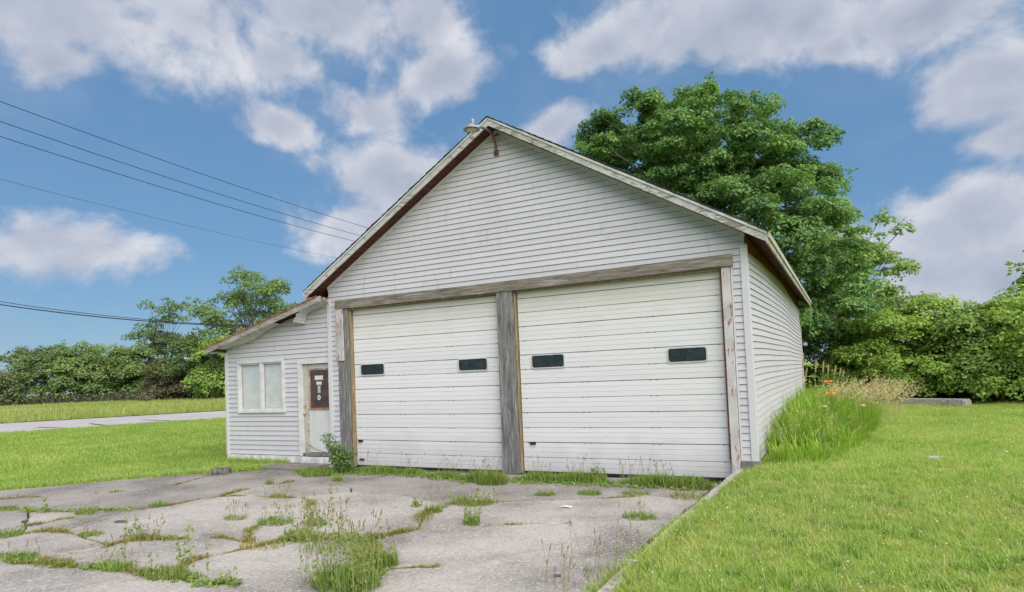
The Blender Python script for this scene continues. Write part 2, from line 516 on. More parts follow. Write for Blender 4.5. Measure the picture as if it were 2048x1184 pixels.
def mk(name, verts, faces, mat, parent=None, do_warp=False, smooth=False):
    me = bpy.data.meshes.new(name)
    if do_warp:
        verts = [warp(v) for v in verts]
    me.from_pydata([tuple(map(float, v)) for v in verts], [], faces)
    bm = bmesh.new()
    bm.from_mesh(me)
    bmesh.ops.recalc_face_normals(bm, faces=bm.faces)
    bm.to_mesh(me)
    bm.free()
    if smooth:
        me.polygons.foreach_set('use_smooth', [True] * len(me.polygons))
    return link(name, me, mat, parent)


HEX = [(0, 1, 2, 3), (4, 7, 6, 5), (0, 4, 5, 1), (1, 5, 6, 2), (2, 6, 7, 3), (3, 7, 4, 0)]


def hexv(x0, x1, y0, y1, z0, z1):
    return [(x0, y0, z0), (x1, y0, z0), (x1, y1, z0), (x0, y1, z0), (x0, y0, z1), (x1, y0, z1), (x1, y1, z1), (x0, y1, z1)]


def box(name, b, mat, parent=None, do_warp=False, bevel=0.0):
    o = mk(name, hexv(*b), HEX, mat, parent, do_warp)
    if bevel:
        bm = bmesh.new()
        bm.from_mesh(o.data)
        bmesh.ops.bevel(bm, geom=list(bm.edges), offset=bevel, segments=2, affect='EDGES', profile=0.6)
        bm.to_mesh(o.data)
        bm.free()
    return o


class MB:
    """collects pieces into one mesh"""

    def __init__(self):
        self.v, self.f = [], []

    def add(self, verts, faces):
        k = len(self.v)
        self.v += list(verts)
        self.f += [tuple(i + k for i in fc) for fc in faces]

    def box(self, *b):
        self.add(hexv(*b), HEX)

    def tube(self, pts, rad, n=6, cap=True):
        pts = [Vector(p) for p in pts]
        rings = []
        for i, p in enumerate(pts):
            d = (pts[min(i + 1, len(pts) - 1)] - pts[max(i - 1, 0)]).normalized()
            a = d.cross(Vector((0.13, 0.27, 0.95)) if abs(d.z) < 0.9 else Vector((1, 0.1, 0))).normalized()
            b = d.cross(a)
            r = rad[i] if isinstance(rad, (list, tuple)) else rad
            rings.append([tuple(p + (a * math.cos(2 * math.pi * k / n) + b * math.sin(2 * math.pi * k / n)) * r) for k in range(n)])
        f = []
        for i in range(len(pts) - 1):
            for k in range(n):
                f.append((i * n + k, i * n + (k + 1) % n, (i + 1) * n + (k + 1) % n, (i + 1) * n + k))
        if cap:
            f.append(tuple(range(n))[::-1])
            f.append(tuple(range((len(pts) - 1) * n, len(pts) * n)))
        self.add([q for r_ in rings for q in r_], f)

    def lathe(self, prof, cx, cy, n=20):
        v, f = [], []
        for r_, z in prof:
            v += [(cx + r_ * math.cos(2 * math.pi * k / n), cy + r_ * math.sin(2 * math.pi * k / n), z) for k in range(n)]
        for i in range(len(prof) - 1):
            for k in range(n):
                f.append((i * n + k, i * n + (k + 1) % n, (i + 1) * n + (k + 1) % n, (i + 1) * n + k))
        self.add(v, f)

    def build(self, name, mat, parent=None, do_warp=False, smooth=False):
        return mk(name, self.v, self.f, mat, parent, do_warp, smooth)


def fast_mesh(name, verts, quads, mat, parent=None, tint=None, tris=None, smooth=False):
    """verts (n,3), quads (m,4), tris (k,3); tint per face"""
    me = bpy.data.meshes.new(name)
    verts = np.asarray(verts, np.float32)
    me.vertices.add(len(verts))
    me.vertices.foreach_set('co', verts.ravel())
    q = np.asarray(quads if quads is not None else np.zeros((0, 4)), np.int32)
    t3 = np.asarray(tris if tris is not None else np.zeros((0, 3)), np.int32)
    loops = np.concatenate([q.ravel(), t3.ravel()])
    me.loops.add(len(loops))
    me.loops.foreach_set('vertex_index', loops)
    tot = np.concatenate([np.full(len(q), 4), np.full(len(t3), 3)]).astype(np.int32)
    st = np.concatenate([[0], np.cumsum(tot)[:-1]]).astype(np.int32)
    me.polygons.add(len(tot))
    me.polygons.foreach_set('loop_start', st)
    me.polygons.foreach_set('loop_total', tot)
    if smooth:
        me.polygons.foreach_set('use_smooth', np.ones(len(tot), bool))
    if tint is not None:
        at = me.attributes.new('tint', 'FLOAT', 'FACE')
        at.data.foreach_set('value', np.asarray(tint, np.float32))
    me.update(calc_edges=True)
    me.validate()
    return link(name, me, mat, parent)


def tag(o, label=None, cat=None, group=None, kind=None):
    if label:
        o['label'] = label
    if cat:
        o['category'] = cat
    if group:
        o['group'] = group
    if kind:
        o['kind'] = kind
    return o


def thing(name, label, cat, loc=(0, 0, 0), group=None):
    o = bpy.data.objects.new(name, None)
    COL.objects.link(o)
    o.location = tuple(map(float, loc))
    o.empty_display_size = 0.3
    return tag(o, label, cat, group)


def part_empty(name, parent):
    o = bpy.data.objects.new(name, None)
    COL.objects.link(o)
    o.parent = parent
    return o


def unit(a):
    return a / np.maximum(np.linalg.norm(a, axis=-1, keepdims=True), 1e-9)


# ------------------------------------------------------------------ ground
ZD = -0.306                       # driveway level at the doors
CURB = [(-0.36, 0.0, -0.10), (-0.43, -0.6, -0.14), (-0.50, -2.0, -0.17), (-0.56, -3.3, -0.19), (-0.61, -4.8, -0.215), (-0.67, -6.0, -0.25), (-0.85, -9.0, -0.29), (-1.1, -13.0, -0.31)]
_cy = np.array([c[1] for c in CURB][::-1])
_cx = np.array([c[0] for c in CURB][::-1])
_cz = np.array([c[2] for c in CURB][::-1])


def px_poly(pts, z=ZD):
    return [tuple(on_z(u, v, z)[:2]) for u, v in pts]


LAWN_EDGE = [(-420, 1008), (-200, 992), (0, 981), (150, 968), (300, 955), (430, 946), (540, 937), (556, 926)]
DRIVE = px_poly(LAWN_EDGE + [(668, 918)]) + [(-8.6, 0.2), (-0.36, 0.2)] + [(c[0], c[1]) for c in CURB] + [(-9.0, -13.0), (-17, -9)]


def inside(poly, x, y):
    x, y = np.asarray(x, float), np.asarray(y, float)
    r = np.zeros(x.shape, bool)
    n = len(poly)
    for i in range(n):
        x0, y0 = poly[i]
        x1, y1 = poly[(i + 1) % n]
        c = ((y0 > y) != (y1 > y)) & (x < (x1 - x0) * (y - y0) / ((y1 - y0) + 1e-12) + x0)
        r ^= c
    return r


def curb_x(y):
    return np.where(y > 0, -0.36, np.interp(y, _cy, _cx))


def ground_z(x, y):
    x, y = np.asarray(x, float), np.asarray(y, float)
    right = np.interp(y, [-13, -9, -6, -3, -0.5, 6], [-0.30, -0.27, -0.215, -0.12, -0.02, 0.0])
    cz = np.interp(y, _cy, _cz) - 0.035
    t = np.clip((x - curb_x(y) - 0.12) / 0.55, 0, 1)
    zr = cz + (right - cz) * t * t * (3 - 2 * t)
    zr = np.where(y > 0.15, right, zr)
    left = np.full(x.shape, ZD + 0.012)
    zr = zr + t * (0.018 * np.sin(1.7 * x + 0.6 * y) * np.sin(1.1 * y - 0.4 * x) + 0.012 * np.sin(3.1 * x - 2.3 * y + 1))
    z = np.where(x > curb_x(y) + 0.06, zr, left)
    ins = inside(DRIVE, x, y)
    z = np.where(ins, ZD - 0.08, z)
    # behind the building the two levels run into each other
    tb = np.clip((x + 13) / 13.0, 0, 1)
    z = np.where((y > 0.3) & (x < 0.0), left + (right - left) * tb, z)
    return z


def axis_vals(lo, hi, step, far):
    a = list(np.arange(lo, hi + 1e-6, step))
    o = [lo - d for d in far][::-1] + a + [hi + d for d in far]
    return np.array(o)


def build_ground():
    far = (1, 2, 4, 8, 14, 24, 40, 70, 120, 220, 420, 900)
    xs, ys = axis_vals(-22, 12, 0.25, far), axis_vals(-14, 26, 0.25, far)
    X, Y = np.meshgrid(xs, ys)
    Z = ground_z(X, Y)
    v = np.stack([X.ravel(), Y.ravel(), Z.ravel()], 1)
    nx, ny = len(xs), len(ys)
    i = (np.arange(ny - 1)[:, None] * nx + np.arange(nx - 1)[None]).ravel()
    q = np.stack([i, i + 1, i + 1 + nx, i + nx], 1)
    o = fast_mesh('ground', v, q, 'ground', smooth=True)
    tag(o, kind='structure')


build_ground()
tag(mk('soil_bed', [(x, y, ZD - 0.05) for x, y in DRIVE], [tuple(range(len(DRIVE)))], 'soil'), kind='structure')


# --- the broken concrete driveway: slabs with real gaps
def jit(x, y):
    a = noise.noise_vector(Vector((x * 1.7, y * 1.7, 0.3))) * 0.055
    b = noise.noise_vector(Vector((x * 7.0, y * 7.0, 4.3))) * 0.022
    return x + a.x + b.x, y + a.y + b.y


drive = thing('driveway', None, None, (0, 0, 0))
drive['kind'] = 'structure'
A1 = [(-420, 1066), (-200, 1090), (0, 1112), (45, 1125), (81, 1126), (122, 1131), (215, 1139), (310, 1147), (345, 1156), (370, 1164), (410, 1168), (475, 1170)]
B1 = [(-420, 1045), (-200, 1064), (0, 1080), (45, 1068), (86, 1063), (126, 1064)]
B2 = [(126, 1064), (158, 1068), (195, 1082), (214, 1092)]
B3 = [(214, 1092), (155, 1103), (117, 1107), (81, 1126)]
C1 = [(214, 1092), (240, 1083), (275, 1079), (345, 1078), (430, 1073), (500, 1083)]
G1 = [(345, 1156), (350, 1138), (376, 1122), (437, 1108), (485, 1098), (564, 1081)]
K1 = [(564, 1081), (632, 1078), (730, 1081)]
L1 = [(730, 1081), (722, 1130), (704, 1184), (690, 1290)]
D1 = [(588, 963), (523, 973), (478, 982), (441, 993)]
D2 = [(441, 993), (393, 999), (342, 1011), (266, 1020)]
D3 = [(266, 1020), (180, 1022), (60, 1022), (0, 1017), (-200, 1022), (-420, 1034)]
E1 = [(430, 946), (400, 956), (350, 970), (260, 982), (170, 988), (0, 999), (-200, 1008), (-420, 1022)]
F1 = [(441, 993), (506, 991), (560, 994), (605, 995)]
H1 = [(605, 995), (625, 1006), (608, 1018), (564, 1030), (533, 1042), (500, 1060), (500, 1083)]
FR = [(605, 995), (700, 985), (800, 990), (900, 1008)]
I1 = [(900, 1008), (976, 1006), (1037, 1002), (1106, 1001), (1195, 997), (1300, 992), (1398, 996)]
I2 = [(840, 1056), (928, 1052), (1058, 1047), (1200, 1046), (1346, 1040)]
I3 = [(900, 1008), (850, 1030), (840, 1056)]
K2 = [(840, 1056), (791, 1067), (730, 1081)]
rv = lambda p: p[::-1]
SLABS = [
    A1 + [(560, 1180), (704, 1184), (690, 1290), (300, 1330), (-100, 1340), (-420, 1330)],
    B1 + B2[1:] + B3[1:] + rv(A1[:5])[1:],
    rv(B3) + C1[1:] + [(564, 1081)] + rv(G1)[1:] + rv(A1[4:9])[1:-1],
    G1 + K1[1:] + L1[1:3] + [(560, 1180)] + rv(A1[9:]),
    rv(B2) + [(180, 1042), (266, 1020)] + rv(D2)[1:] + F1[1:] + H1[1:] + rv(C1)[1:-1],
    rv(H1) + FR[1:] + I3[1:] + K2[1:] + rv(K1)[1:],
    LAWN_EDGE[:6] + E1[1:],
    E1 + rv(D3)[1:] + rv(D2)[1:] + rv(D1)[1:] + [(640, 957), (640, 946), (545, 938), (500, 942)],
    [(60, 1022), (180, 1022), (130, 1036), (100, 1045), (52, 1052)],
    [(-420, 1034), (-200, 1022), (0, 1017), (60, 1022), (52, 1052), (45, 1068), (0, 1080), (-200, 1064), (-420, 1045)],
    [(180, 1022), (266, 1020), (180, 1042), (130, 1036)],
    [(130, 1036), (180, 1042), (126, 1064), (86, 1063), (45, 1068), (52, 1052), (100, 1045)],
    D1 + F1[1:] + FR[1:2] + [(700, 975), (640, 966)],
    [(588, 963), (640, 966), (700, 975), (700, 985)] + FR[2:] + I1[1:] + [(1438, 967), (1300, 957), (1036, 949), (850, 943), (706, 939), (660, 946)],
    I3 [::-1] + I1[1:] + rv(I2)[0:-1],
    I2 + [(1280, 1099), (1190, 1184), (1090, 1300), (690, 1290), (712, 1184), (742, 1168), (781, 1138), (839, 1134), (887, 1135), (839, 1131), (781, 1134), (738, 1128)] + rv(K2)[0:-1],
]


def slab(px, k):
    pts = [on_z(u, v, ZD)[:2] for u, v in px]
    P = []
    for i, a in enumerate(pts):
        b = pts[(i + 1) % len(pts)]
        n = max(1, int(np.linalg.norm(b - a) / 0.11))
        for j in range(n):
            P.append(tuple(a + (b - a) * j / n))
    P = [jit(*p) for p in P]
    # keep slabs off the curb
    P = [(min(x, float(curb_x(np.array(y))) - 0.012), y) for x, y in P]
    ar = sum(P[i][0] * P[(i + 1) % len(P)][1] - P[(i + 1) % len(P)][0] * P[i][1] for i in range(len(P)))
    if ar < 0:
        P = P[::-1]
    n = len(P)
    Q = []
    for i in range(n):
        a, b, c = Vector(P[i - 1]), Vector(P[i]), Vector(P[(i + 1) % n])
        t = (c - a).normalized()
        nn = Vector((-t.y, t.x))
        Q.append((b + nn * 0.014, b + nn * 0.030))
    rg = random.Random(k)
    tx, ty = rg.uniform(-0.0022, 0.0022), rg.uniform(-0.0022, 0.0022)
    cx, cy = sum(p[0] for p in P) / n, sum(p[1] for p in P) / n
    zt = ZD + rg.uniform(-0.006, 0.006)
    hz = lambda q: zt + tx * (q[0] - cx) + ty * (q[1] - cy)
    v = [(q[0].x, q[0].y, ZD - 0.06) for q in Q] + [(q[0].x, q[0].y, hz(q[0]) - 0.012) for q in Q] + [(q[1].x, q[1].y, hz(q[1])) for q in Q]
    f = [tuple(range(2 * n, 3 * n))]
    for i in range(n):
        j = (i + 1) % n
        f += [(i, j, n + j, n + i), (n + i, n + j, 2 * n + j, 2 * n + i)]
    return mk('concrete_slab', v, f, 'concrete', drive)


AGED = {6: 0.74, 7: 0.77, 9: 0.86, 10: 0.80, 11: 0.86, 12: 0.80, 13: 0.76, 14: 0.92, 4: 0.96}     # weathered darker slabs near the building
for k, px in enumerate(SLABS):
    a_ = AGED.get(k, 1.0)
    slab(px, k).color = (a_, a_ * 0.985, a_ * 0.975, 1)
# door step slab
box('concrete_slab', (-10.75, -9.15, -0.78, -0.02, ZD - 0.05, ZD + 0.045), 'concrete', drive, bevel=0.015).color = (0.7, 0.68, 0.66, 1)

# --- kerb at the edge of the raised lawn
cb = MB()
nseg = 60
cpts = []
for i in range(nseg + 1):
    y = -13 + 13.02 * i / nseg
    x, z = float(np.interp(y, _cy, _cx)), float(np.interp(y, _cy, _cz))
    jx = noise.noise(Vector((0.5, y * 2.3, 1))) * 0.018
    jz = noise.noise(Vector((3.5, y * 2.9, 1))) * 0.012
    cpts.append((x + jx, y, z + jz))
v, f = [], []
for x, y, z in cpts:
    v += [(x - 0.005, y, ZD - 0.1), (x, y, z - 0.012), (x + 0.018, y, z + 0.006), (x + 0.11, y, z + 0.006), (x + 0.13, y, z - 0.1)]
for i in range(nseg):
    for k in range(4):
        f.append((i * 5 + k, i * 5 + k + 1, (i + 1) * 5 + k + 1, (i + 1) * 5 + k))
tag(mk('kerb', v, f, 'kerb_stone'), kind='structure')

# --- road on the left
near = [on_z(u, v, ZD)[:2] for u, v in ((0, 868), (448, 837.5))]
farp = [on_z(u, v, ZD)[:2] for u, v in ((0, 848.5), (448, 822.5))]


def extend(a, b, lo, hi):
    return a + (b - a) * lo, a + (b - a) * hi


n0, n1 = extend(near[0], near[1], -6, 12)
f0, f1 = extend(farp[0], farp[1], -6, 12)
road = mk('road', [(*n0, ZD + 0.035), (*n1, ZD + 0.035), (*f1, ZD + 0.035), (*f0, ZD + 0.035),
                   (*n0, ZD - 0.1), (*n1, ZD - 0.1), (*f1, ZD - 0.1), (*f0, ZD - 0.1)], HEX, 'road')
tag(road, kind='structure')
for s in ([(75, 854.3), (130, 856), (141, 858.5)], [(-10, 865.3), (20, 866.6), (30, 867.2)], [(285, 839.6), (330, 841), (345, 842.6)], [(180, 847), (214, 851)]):
    q = [on_z(u, v, ZD + 0.04) for u, v in s]
    e = MB()
    dv = Vector((*(q[-1] - q[0])[:2], 0)).normalized()
    pr = Vector((-dv.y, dv.x, 0)) * 0.13
    vv = []
    for p_ in q:
        vv += [tuple(Vector(p_) - pr), tuple(Vector(p_) + pr)]
    e.add(vv, [(2 * i, 2 * i + 1, 2 * i + 3, 2 * i + 2) for i in range(len(q) - 1)])
    e.build('tar_seam', 'tar', road)

# ------------------------------------------------------------------ the garage
W, ZA, ZE, D = 9.10, 6.53, 3.73, 13.3
EXPO = 0.1125
garage = thing('garage', 'old pale grey garage with two wide doors, gabled roof and lean-to office', 'building')
rs = random.Random(3)


def course_front(parent, xl0, xr0, xl1, xr1, z0, z1, y=0.0, mat='siding'):
    zb = z0 + 0.008
    v = [(xl0, y - 0.021, zb), (xr0, y - 0.021, zb), (xr0, y, zb), (xl0, y, zb),
         (xl1, y - 0.005, z1), (xr1, y - 0.005, z1), (xr1, y, z1), (xl1, y, z1)]
    return mk('siding_board', v, HEX, mat, parent, True)


# front wall sheathing (dark old boards behind the vinyl)
fw = MB()
fw.add([(-W, 0.004, 3.2), (0, 0.004, 3.2), (0, 0.004, ZE), (-W / 2, 0.004, ZA), (-W, 0.004, ZE),
        (-W, 0.10, 3.2), (0, 0.10, 3.2), (0, 0.10, ZE), (-W / 2, 0.10, ZA), (-W, 0.10, ZE)],
       [(0, 1, 2, 3, 4), (9, 8, 7, 6, 5), (0, 5, 6, 1), (1, 6, 7, 2), (2, 7, 8, 3), (3, 8, 9, 4), (4, 9, 5, 0)])
fw.box(-W, -8.53, 0.004, 0.10, -0.12, 3.198)
fw.box(-0.43, 0.0, 0.004, 0.10, 0.02, 3.198)
front_wall = fw.build('front_wall', 'old_wall', garage, True)


def gx(z):
    return max(0.0, (z - ZE) / SLOPE)


z = 0.0
rows = []
while z < ZA - 0.12:
    rows.append((z, min(z + EXPO, ZA - 0.03)))
    z += EXPO
for z0, z1 in rows:
    a0, a1 = gx(z0), gx(z1)
    L0, L1_, R0, R1_ = -W + a0 + 0.01, -W + a1 + 0.01, -a0 - 0.012, -a1 - 0.012
    if z0 > 3.40 - EXPO * 0.5:
        if R0 - L0 > 0.15 and R1_ > L1_:
            cuts = []
            x = L0 + rs.uniform(1.0, 3.7)
            while x < R0 - 0.7 and x < R1_ - 0.5:
                if x > L1_ + 0.5:
                    cuts.append(x)
                x += rs.uniform(3.2, 3.7)
            xs0 = [L0] + cuts
            for i, x in enumerate(xs0):
                last = i == len(cuts)
                course_front(front_wall, x + (0.0025 if i else 0), R0 if last else cuts[i] - 0.0015,
                             (L1_ if i == 0 else x + 0.0015), (R1_ if last else cuts[i] - 0.0015), z0, z1)
    else:
        course_front(front_wall, -W + 0.06, -8.845, -W + 0.06, -8.845, z0, z1)
        course_front(front_wall, -0.215, -0.07, -0.215, -0.07, z0, z1)
# a channel strip beside the opening on the right and the corner posts
box('channel_trim', (-0.245, -0.217, -0.034, 0.0, 0.02, 3.44), 'trim', front_wall, True)
box('corner_trim', (-0.085, 0.028, -0.036, 0.09, -0.01, 3.55), 'trim', front_wall, True, bevel=0.008)
box('corner_trim', (-W - 0.03, -W + 0.075, -0.04, 0.02, -0.12, 3.47), 'trim', front_wall, True, bevel=0.008)
for sgn, nm in ((-1, 'rake_trim'), (1, 'rake_trim')):
    e = MB()
    if sgn < 0:
        a, b = (-W + 0.0, ZE), (-W / 2, ZA)
    else:
        a, b = (-W / 2, ZA), (0.0, ZE)
    th = 0.055
    e.add([(a[0], -0.034, a[1] - th), (b[0], -0.034, b[1] - th), (b[0], -0.002, b[1] - th), (a[0], -0.002, a[1] - th),
           (a[0], -0.034, a[1] + 0.004), (b[0], -0.034, b[1] + 0.004), (b[0], -0.002, b[1] + 0.004), (a[0], -0.002, a[1] + 0.004)], HEX)
    e.build('rake_trim', 'trim', front_wall, True)
box('foundation', (-0.245, 0.06, -0.075, 0.15, ZD - 0.1, 0.017), 'curb', garage, True, bevel=0.01)

# right wall with sagging courses
right_wall = box('right_wall', (-0.10, 0.0, 0.101, D, 0.0, ZE + 0.0), 'old_wall', garage, True)
NS = 26


def wave(t, z):
    k = max(0.0, z / 3.4)
    return (0.15 * k ** 1.5 * math.sin(math.pi * min(1, t * 1.35)) - 0.05 * k * math.sin(2.6 * math.pi * t) * t
            + 0.018 * math.sin(7.3 * t + 3 * k))


r_ = 0
z = 0.0
while z < 3.40:
    z0, z1 = z + 0.008, min(z + EXPO, 3.43)
    v, f = [], []
    for i in range(NS + 1):
        t = (i / NS) ** 1.5
        y = 0.092 + (D - 0.15 - 0.092) * t
        w0, w1 = wave(t, z), wave(t, z + EXPO)
        bo = 0.012 * math.sin(9 * t + z * 2)
        bo = max(bo, -0.0)
        v += [(0.0012, y, z0 + w0), (0.022 + bo, y, z0 + w0), (0.006 + bo, y, z1 + w1), (0.0012, y, z1 + w1)]
    for i in range(NS):
        for k in range(4):
            f.append((i * 4 + k, i * 4 + (k + 1) % 4, (i + 1) * 4 + (k + 1) % 4, (i + 1) * 4 + k))
    f += [(3, 2, 1, 0), tuple(NS * 4 + k for k in range(4))]
    mk('siding_board', v, f, 'siding', right_wall, True)
    z += EXPO
box('corner_trim', (-0.05, 0.045, D - 0.13, D + 0.03, 0, 3.40), 'trim', right_wall, True)
box('back_wall', (-W, -0.101, D - 0.1, D, -0.1, ZE), 'siding', garage, True)
e = MB()
e.add([(-W, D - 0.1, ZE + 0.002), (0, D - 0.1, ZE + 0.002), (-W / 2, D - 0.1, ZA), (-W, D, ZE + 0.002), (0, D, ZE + 0.002), (-W / 2, D, ZA)],
      [(0, 1, 2), (5, 4, 3), (0, 3, 4, 1), (1, 4, 5, 2), (2, 5, 3, 0)])
e.build('back_gable', 'siding', garage, True)
box('left_wall', (-W, -W + 0.1, 0.101, D - 0.101, -0.12, ZE), 'siding', garage, True)

# roof: deck boards running front to back, fascia, shingles
roof = part_empty('roof', garage)
OV, EV = 0.33, 0.3576
SL = math.hypot(1, SLOPE)
run = W / 2 + EV
nb = 25
for sgn in (-1, 1):
    for i in range(nb):
        u0, u1 = run * i / nb + 0.003, run * (i + 1) / nb - 0.003
        dz = rs.uniform(0, 0.006)
        xa, xb = -W / 2 + sgn * u0, -W / 2 + sgn * u1
        za, zb_ = ZA + 0.012 - SLOPE * u0 + dz, ZA + 0.012 - SLOPE * u1 + dz
        y0, y1 = -OV + 0.002, D + OV
        v = [(xa, y0, za), (xb, y0, zb_), (xb, y1, zb_), (xa, y1, za), (xa, y0, za + 0.03), (xb, y0, zb_ + 0.03), (xb, y1, zb_ + 0.03), (xa, y1, za + 0.03)]
        mk('deck_board', v, HEX, 'deck_board', roof, True)


def sloped(name, u0, u1, lo, hi, y0, y1, sgn, mat, parent, wob=0.0, n=1):
    v, f = [], []
    for i in range(n + 1):
        u = u0 + (u1 - u0) * i / n
        x = -W / 2 + sgn * u
        zz = ZA - SLOPE * u
        wb = wob * noise.noise(Vector((x * 2.1, sgn * 3.0, 0.7)))
        v += [(x, y0, zz + lo), (x, y1, zz + lo), (x, y1, zz + hi + wb), (x, y0, zz + hi + wb)]
    for i in range(n):
        for k in range(4):
            f.append((i * 4 + k, i * 4 + (k + 1) % 4, (i + 1) * 4 + (k + 1) % 4, (i + 1) * 4 + k))
    f += [(3, 2, 1, 0), tuple(n * 4 + k for k in range(4))]
    return mk(name, v, f, mat, parent, True)


for sgn, fm in ((-1, 'fascia_left'), (1, 'fascia_right')):
    sloped('rake_board', 0.0 if sgn < 0 else 0.003, run, -0.012, 0.150, -OV - 0.026, -OV, sgn, fm, roof)
    sloped('rake_board', 0.0 if sgn < 0 else 0.003, run, -0.012, 0.150, D + OV + 0.001, D + OV + 0.026, sgn, fm, roof)
    sloped('drip_edge', 0.0, run + 0.02, 0.112, 0.158, -OV - 0.042, -OV - 0.028, sgn, 'drip_edge', roof)
    sloped('roof_deck', 0.0, run - 0.002, 0.046, 0.150, -OV + 0.003, D + OV - 0.003, sgn, 'deck_board', roof)
    # shingle courses
    sh = MB()
    ncs = 34
    for i in range(ncs):
        u0, u1 = (run + 0.035) * i / ncs, (run + 0.035) * (i + 1) / ncs + 0.02
        z0_, z1_ = ZA - SLOPE * u0 + 0.152, ZA - SLOPE * u1 + 0.166
        fy = -OV - 0.055 + rs.uniform(-0.008, 0.014)
        x0_, x1_ = -W / 2 + sgn * u0, -W / 2 + sgn * u1
        sh.add([(x0_, fy, z0_ + 0.008), (x1_, fy, z1_ + 0.008), (x1_, D + OV + 0.04, z1_ + 0.008), (x0_, D + OV + 0.04, z0_ + 0.008),
                (x0_, fy, z0_ + 0.018), (x1_, fy, z1_ + 0.02), (x1_, D + OV + 0.04, z1_ + 0.02), (x0_, D + OV + 0.04, z0_ + 0.018)], HEX)
    sh.build('shingle_layer', 'shingle', roof, True)
    # eave fascia
    ze = ZA - SLOPE * run
    xe = -W / 2 + sgn * run
    x0_, x1_ = (xe, xe + 0.028) if sgn > 0 else (xe - 0.028, xe)
    box('eave_fascia', (x0_, x1_, -OV - 0.024, D + OV, ze - 0.045, ze + 0.105), 'fascia_side', roof, True)
    x0_, x1_ = (xe + 0.030, xe + 0.055) if sgn > 0 else (xe - 0.055, xe - 0.03)
    box('eave_drip_edge', (x0_, x1_, -OV - 0.03, D + OV + 0.02, ze + 0.045, ze + 0.148), 'fascia_side' if sgn > 0 else 'drip_edge', roof, True)
mb = MB()
mb.add([(-W / 2 - 0.14, -OV - 0.06, ZA + 0.095), (-W / 2, -OV - 0.06, ZA + 0.182), (-W / 2 + 0.14, -OV - 0.06, ZA + 0.095),
        (-W / 2 - 0.14, D + OV + 0.04, ZA + 0.095), (-W / 2, D + OV + 0.04, ZA + 0.182), (-W / 2 + 0.14, D + OV + 0.04, ZA + 0.095),
        (-W / 2, -OV - 0.06, ZA + 0.17), (-W / 2, D + OV + 0.04, ZA + 0.17)],
       [(0, 1, 4, 3), (1, 2, 5, 4), (0, 6, 1), (1, 6, 2)])
mb.build('ridge_cap', 'shingle', roof, True)

# timber surround of the door opening
mb = MB()
nbm = 18
for i in range(nbm + 1):
    x = -8.83 + (8.83 - 0.205) * i / nbm
    t = i / nbm
    s = -0.012 * math.sin(math.pi * t) + 0.004 * noise.noise(Vector((x, 0, 2)))
    mb.v += [(x, -0.095, 3.195 + s + 0.006 * t), (x, -0.03, 3.195 + s), (x, -0.03, 3.395 + s), (x, -0.095, 3.395 + s + 0.006 * t)]
for i in range(nbm):
    for k in range(4):
        mb.f.append((i * 4 + k, i * 4 + (k + 1) % 4, (i + 1) * 4 + (k + 1) % 4, (i + 1) * 4 + k))
mb.f += [(3, 2, 1, 0), tuple(nbm * 4 + k for k in range(4))]
mb.build('header_beam', 'wood_beam', garage, True)
box('header_lining', (-8.50, -0.42, -0.028, 0.16, 3.155, 3.192), 'wood_stop', garage, True)


def post(name, x0, x1, y0, y1, z0, z1, mat, bend=0.0, parent=garage, seed=0):
    v, f = [], []
    n = 16
    for i in range(n + 1):
        t = i / n
        z = z0 + (z1 - z0) * t
        o = bend * math.sin(math.pi * t)
        a = 0.006 * noise.noise(Vector((seed, z * 2.2, 1.0)))
        b = 0.006 * noise.noise(Vector((seed, z * 2.2, 7.0)))
        c = 0.006
        X0, X1 = x0 + o + a, x1 + o + b
        v += [(X0 + c, y0, z), (X1 - c, y0, z), (X1, y0 + c, z), (X1, y1, z), (X0, y1, z), (X0, y0 + c, z)]
    for i in range(n):
        for k in range(6):
            f.append((i * 6 + k, i * 6 + (k + 1) % 6, (i + 1) * 6 + (k + 1) % 6, (i + 1) * 6 + k))
    f += [tuple(range(6))[::-1], tuple(n * 6 + k for k in range(6))]
    return mk(name, v, f, mat, parent, True)


post('door_post', -8.80, -8.502, -0.055, 0.18, ZD - 0.02, 3.19, 'wood_post', seed=1)
post('trim_board', -8.84, -8.62, -0.085, -0.057, 2.02, 3.19, 'paint_post_pink', seed=4)
post('door_stop', -8.500, -8.462, -0.01, 0.16, ZD, 3.153, 'wood_stop', seed=2)
post('door_post', -4.672, -4.33, -0.075, 0.18, ZD - 0.02, 3.19, 'wood_post', seed=3)
post('door_stop', -4.328, -4.296, 0.01, 0.16, ZD, 3.153, 'wood_stop', seed=5)
post('door_post', -0.395, -0.255, -0.06, 0.18, ZD - 0.02, 3.19, 'paint_post_red', seed=6)

# overhead doors
LINES = [-0.305 + 0.2775 * k for k in range(13)] + [3.16]
DY = 0.085


def rounded(x0, x1, z0, z1, r, y, n=5):
    p = []
    for cx, cz, a0 in ((x1 - r, z1 - r, 0), (x0 + r, z1 - r, 90), (x0 + r, z0 + r, 180), (x1 - r, z0 + r, 270)):
        for k in range(n + 1):
            a = R(a0 + 90 * k / n)
            p.append((cx + r * math.cos(a), y, cz + r * math.sin(a)))
    return p


